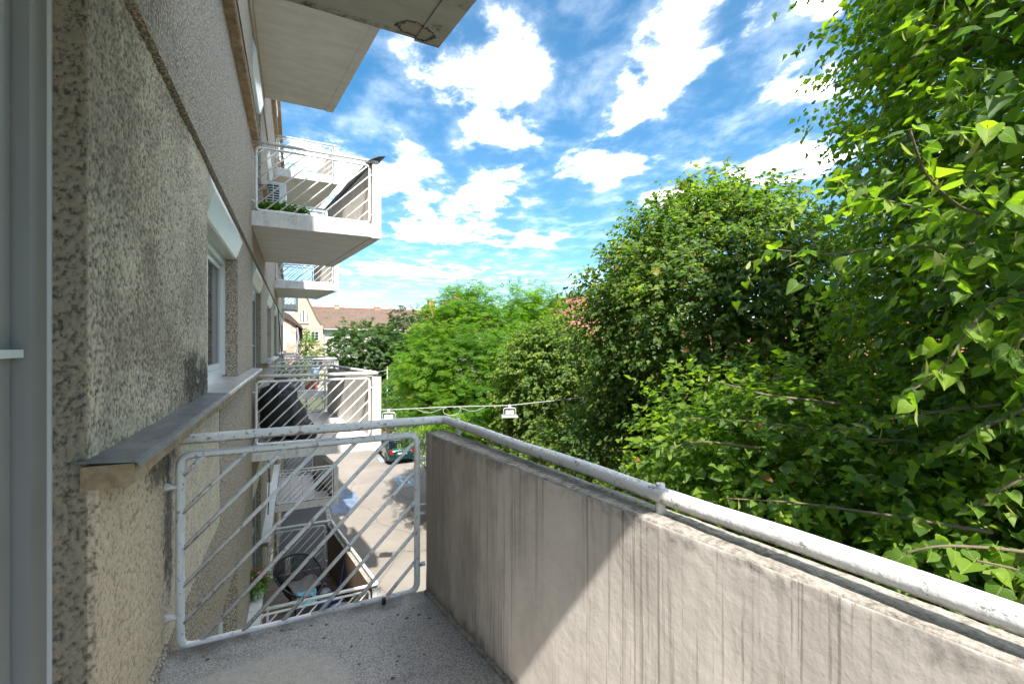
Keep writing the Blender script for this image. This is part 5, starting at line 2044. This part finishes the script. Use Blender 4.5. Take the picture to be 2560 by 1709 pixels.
for (nm, lab, mat, c, sd) in (('blue_cloth', 'light blue cloth hanging on the second balcony', 'blue_cloth', (0.56, 2 * Y1 + .62, F0 + .35), 4), ('yellow_cloth', 'small yellow cloth hanging on the second balcony', 'yellow_cloth', (0.74, 2 * Y1 + .55, F0 + .25), 6)):
    V, F = [], []
    for i in range(9):
        for j in range(9):
            V.append(((i - 4) * .02 + .01 * math.sin(j + sd), .02 * math.sin(i * 1.3 + sd) + .005 * j, -(j) * .035 + .01 * math.cos(i)))
    for i in range(8):
        for j in range(8):
            a = i * 9 + j
            F.append((a, a + 1, a + 10, a + 9))
    mm = MB()
    mm.v, mm.f, mm.mi = V, F, [0] * len(F)
    c_ = mm.build(nm, mat, None, True, (c[0], c[1], c[2] + .25))
    c_.modifiers.new('thick', 'SOLIDIFY').thickness = .006
    tag(c_, lab, 'cloth')

# air conditioner on the wall past the planted balcony
ac = thing('air_conditioner', 'white air conditioner box with grille on the wall one floor up', 'air conditioner', (-0.30, Y1 + 2.02, 2.34))
MB().box((-.17, 0, 0), (.15, .78, .54)).build('casing', 'pvc', ac)
gr = MB().box((-.145, -.004, .04), (.045, -.001, .50)).build('grille_back', 'car_trim', ac)
for i in range(11):
    MB().box((-.15, -.012, .04 + .044 * i), (.05, -.005, .052 + .044 * i)).build('slat', 'pvc', ac)
MB().box((-.056, -.013, .04), (-.044, -.0045, .50)).build('grille_post', 'pvc', ac)
for yy in (.12, .62):
    MB().box((-.215, yy, -.03), (.12, yy + .04, -.004)).box((-.215, yy, -.30), (-.19, yy + .04, -.03)).build('wall_bracket', 'pvc', ac)

# ---- lower balcony: cord chair, towels, bucket, hose
lb = (0.06, Y1 + 1.02, FM + .014)
ch = thing('cord_chair', 'round black cord lounge chair on the balcony below', 'chair', lb, R(38))
ring_o, ring_i = [], []
N_ = 44
for i in range(N_ + 1):
    a = 2 * math.pi * i / N_
    # large pear-shaped hoop tilted back
    x = .37 * math.sin(a) * (1 - .10 * math.cos(a))
    s = .5 - .5 * math.cos(a)         # 0 front .. 1 top of back
    y = -.36 + .66 * s + .02 * math.sin(a) ** 2
    z = .34 + .10 * math.sin(a) ** 2 + .46 * s ** 1.6
    ring_o.append(Vector((x, y, z)))
    ring_i.append(Vector((.10 * math.sin(a), .04 + .10 * -math.cos(a), .17 + .03 * s)))
MB().tube(ring_o, .016, 8, caps=False).build('hoop', 'dark_metal', ch, True)
MB().tube(ring_i, .010, 8, caps=False).build('seat_ring', 'dark_metal', ch, True)
cd = MB()
for i in range(0, N_ * 2):
    f = i / 2.0
    a = int(f) % N_
    p = ring_o[a].lerp(ring_o[a + 1], f - int(f))
    q = ring_i[a].lerp(ring_i[a + 1], f - int(f))
    mid = p.lerp(q, .55) + Vector((0, 0, -.04))
    cd.tube([p, mid, q], .0055, 5)
cd.build('cords', 'black_cord', ch)['kind'] = 'stuff'
for (a, b) in (((.30, -.22, .42), (.26, -.30, 0)), ((-.30, -.22, .42), (-.26, -.30, 0)), ((.0, .12, .18), (.0, .34, 0))):
    MB().tube([a, ((a[0] + b[0]) / 2, (a[1] + b[1]) / 2, (a[2] + b[2]) / 2 + .01), b], .013, 8).build('leg', 'dark_metal', ch, True)
MB().tube([(.26, -.30, .012), (0, -.33, .012), (-.26, -.30, .012)], .011, 8).build('foot_bar', 'dark_metal', ch, True)


def cloth(name, label, mat, loc, rz, sx, sy, fold, cat, seed):
    V, F = [], []
    n, m_ = 15, 13
    for i in range(n):
        for j in range(m_):
            x, y = (i / (n - 1) - .5) * sx, (j / (m_ - 1) - .5) * sy
            z = fold * (math.sin(i * .9 + seed) * math.cos(j * .7 + seed) + .6 * math.sin(i * .37 * seed + j)) + .25 * sx * (2 * x / sx) ** 2 * .3
            V.append((x, y, z))
    for i in range(n - 1):
        for j in range(m_ - 1):
            a = i * m_ + j
            F.append((a, a + m_, a + m_ + 1, a + 1))
    mm = MB()
    mm.v, mm.f, mm.mi = V, F, [0] * len(F)
    o = mm.build(name, mat, None, True, loc)
    o.rotation_euler = rz
    o.modifiers.new('thick', 'SOLIDIFY').thickness = .012
    return tag(o, label, cat)


cloth('grey_towel', 'folded grey knitted blanket lying in the cord chair', 'grey_towel', (lb[0] + .07, lb[1] + .0, lb[2] + .40), (R(8), R(-4), R(20)), .42, .34, .010, 'blanket', 2)
cloth('striped_towel', 'striped purple towel on the edge of the cord chair', 'striped_towel', (lb[0] + .30, lb[1] + .06, lb[2] + .40), (R(10), R(22), R(15)), .16, .26, .010, 'towel', 5)
cloth('blue_cloth', 'crumpled turquoise cloth draped at the front of the cord chair', 'cyan_cloth', (lb[0] + .10, lb[1] - .34, lb[2] + .34), (R(34), R(6), R(10)), .28, .24, .030, 'cloth', 3)
bk = thing('bucket', 'light blue bucket with a grey lid on the balcony below', 'bucket', (0.42, Y1 + .86, FM + .014))
MB().lathe([(.095, 0), (.10, .01), (.125, .22), (.135, .222), (.135, .245), (.118, .245), (.108, .20)], seg=22).build('pail', 'blue_plastic', bk, True)
MB().lathe([(.085, .20), (.085, .29), (.09, .292), (.09, .315), (.02, .32)], seg=20).build('lid', 'grey_plastic', bk, True)
hn = []
for i in range(15):
    a = math.pi * i / 14
    hn.append((.132 * math.cos(a), -.09 * math.sin(a), .235 - .07 * math.sin(a)))
MB().tube(hn, .004, 6).build('handle', 'alu', bk, True)
hs_ = []
for i in range(70):
    a = 2 * math.pi * i / 17
    hs_.append((.12 * math.cos(a), .09 * math.sin(a), .012 + .00045 * i + .006 * math.sin(i)))
tag(MB().tube(hs_, .010, 7).build('hose', 'yellow_hose', None, True, (0.70, Y1 + .62, FM + .016)), 'coiled yellow hose beside the blue bucket', 'hose')
hw = []
for i in range(50):
    a = 2 * math.pi * i / 20
    hw.append((.16 * math.cos(a), .10 * math.sin(a), .03 + .0012 * i))
tag(MB().tube(hw, .009, 7).build('hose', 'pvc', None, True, (0.66, Y1 + .70, FM + .016)), 'pale hose looped around the yellow one below', 'hose')
bs = thing('broom', 'deep blue broom handle leaning on the brown parapet below', 'broom', (0.62, Y1 + .98, FM + .014))
MB().tube([(0, 0, .03), (.12, .06, .62)], .011, 8).build('broom_handle', 'deep_blue', bs, True)
MB().box((-.13, -.03, 0), (.10, .03, .055)).build('broom_head', 'deep_blue', bs)
for (x, lab) in ((-.41, 'grey metal rail leaning by the wall of the balcony below, nearer the wall'), (-.33, 'grey metal rail leaning by the wall of the balcony below, farther out')):
    tag(MB().box((-.014, -.014, 0), (.014, .014, .80)).box((-.02, -.02, -.0), (.02, .02, .012)).build('metal_rail', 'alu', None, False, (x, Y1 + YN + .24, FM + .014)), lab, 'rail')
# white post carrying the tiled balcony, downpipe and loose cable
cp = thing('support_post', 'white square post under the tiled lower balcony', 'post', (-0.18, 2 * Y1 + YN + .10, GZ + .05))
MB().box((-.07, -.07, 0), (.07, .07, 1.136)).box((-.09, -.09, 0), (.09, .09, .06)).build('shaft', 'whitewash', cp)
cable = [(-0.505 + .012, 11.4 + .3 * math.sin(i * .5), 3.0 - i * .55) for i in range(10)]
tag(MB().tube([(XS + .01, 16.0, 1.1), (XS + .04, 16.4, .3), (XS + .13, 16.2, -.5), (XS + .05, 15.6, -.9)], .012, 6).build('loose_cable', 'black_cord'), 'black cable hanging down the far facade', 'cable')
tag(MB().tube([(XS + .012, 9.75, -1.9), (XS + .05, 9.8, -2.6), (XS + .02, 9.9, -3.3), (XS + .09, 10.3, -3.5)], .010, 6).build('loose_cable', 'black_cord'), 'black cable sagging above the white tiled ledge below', 'cable')
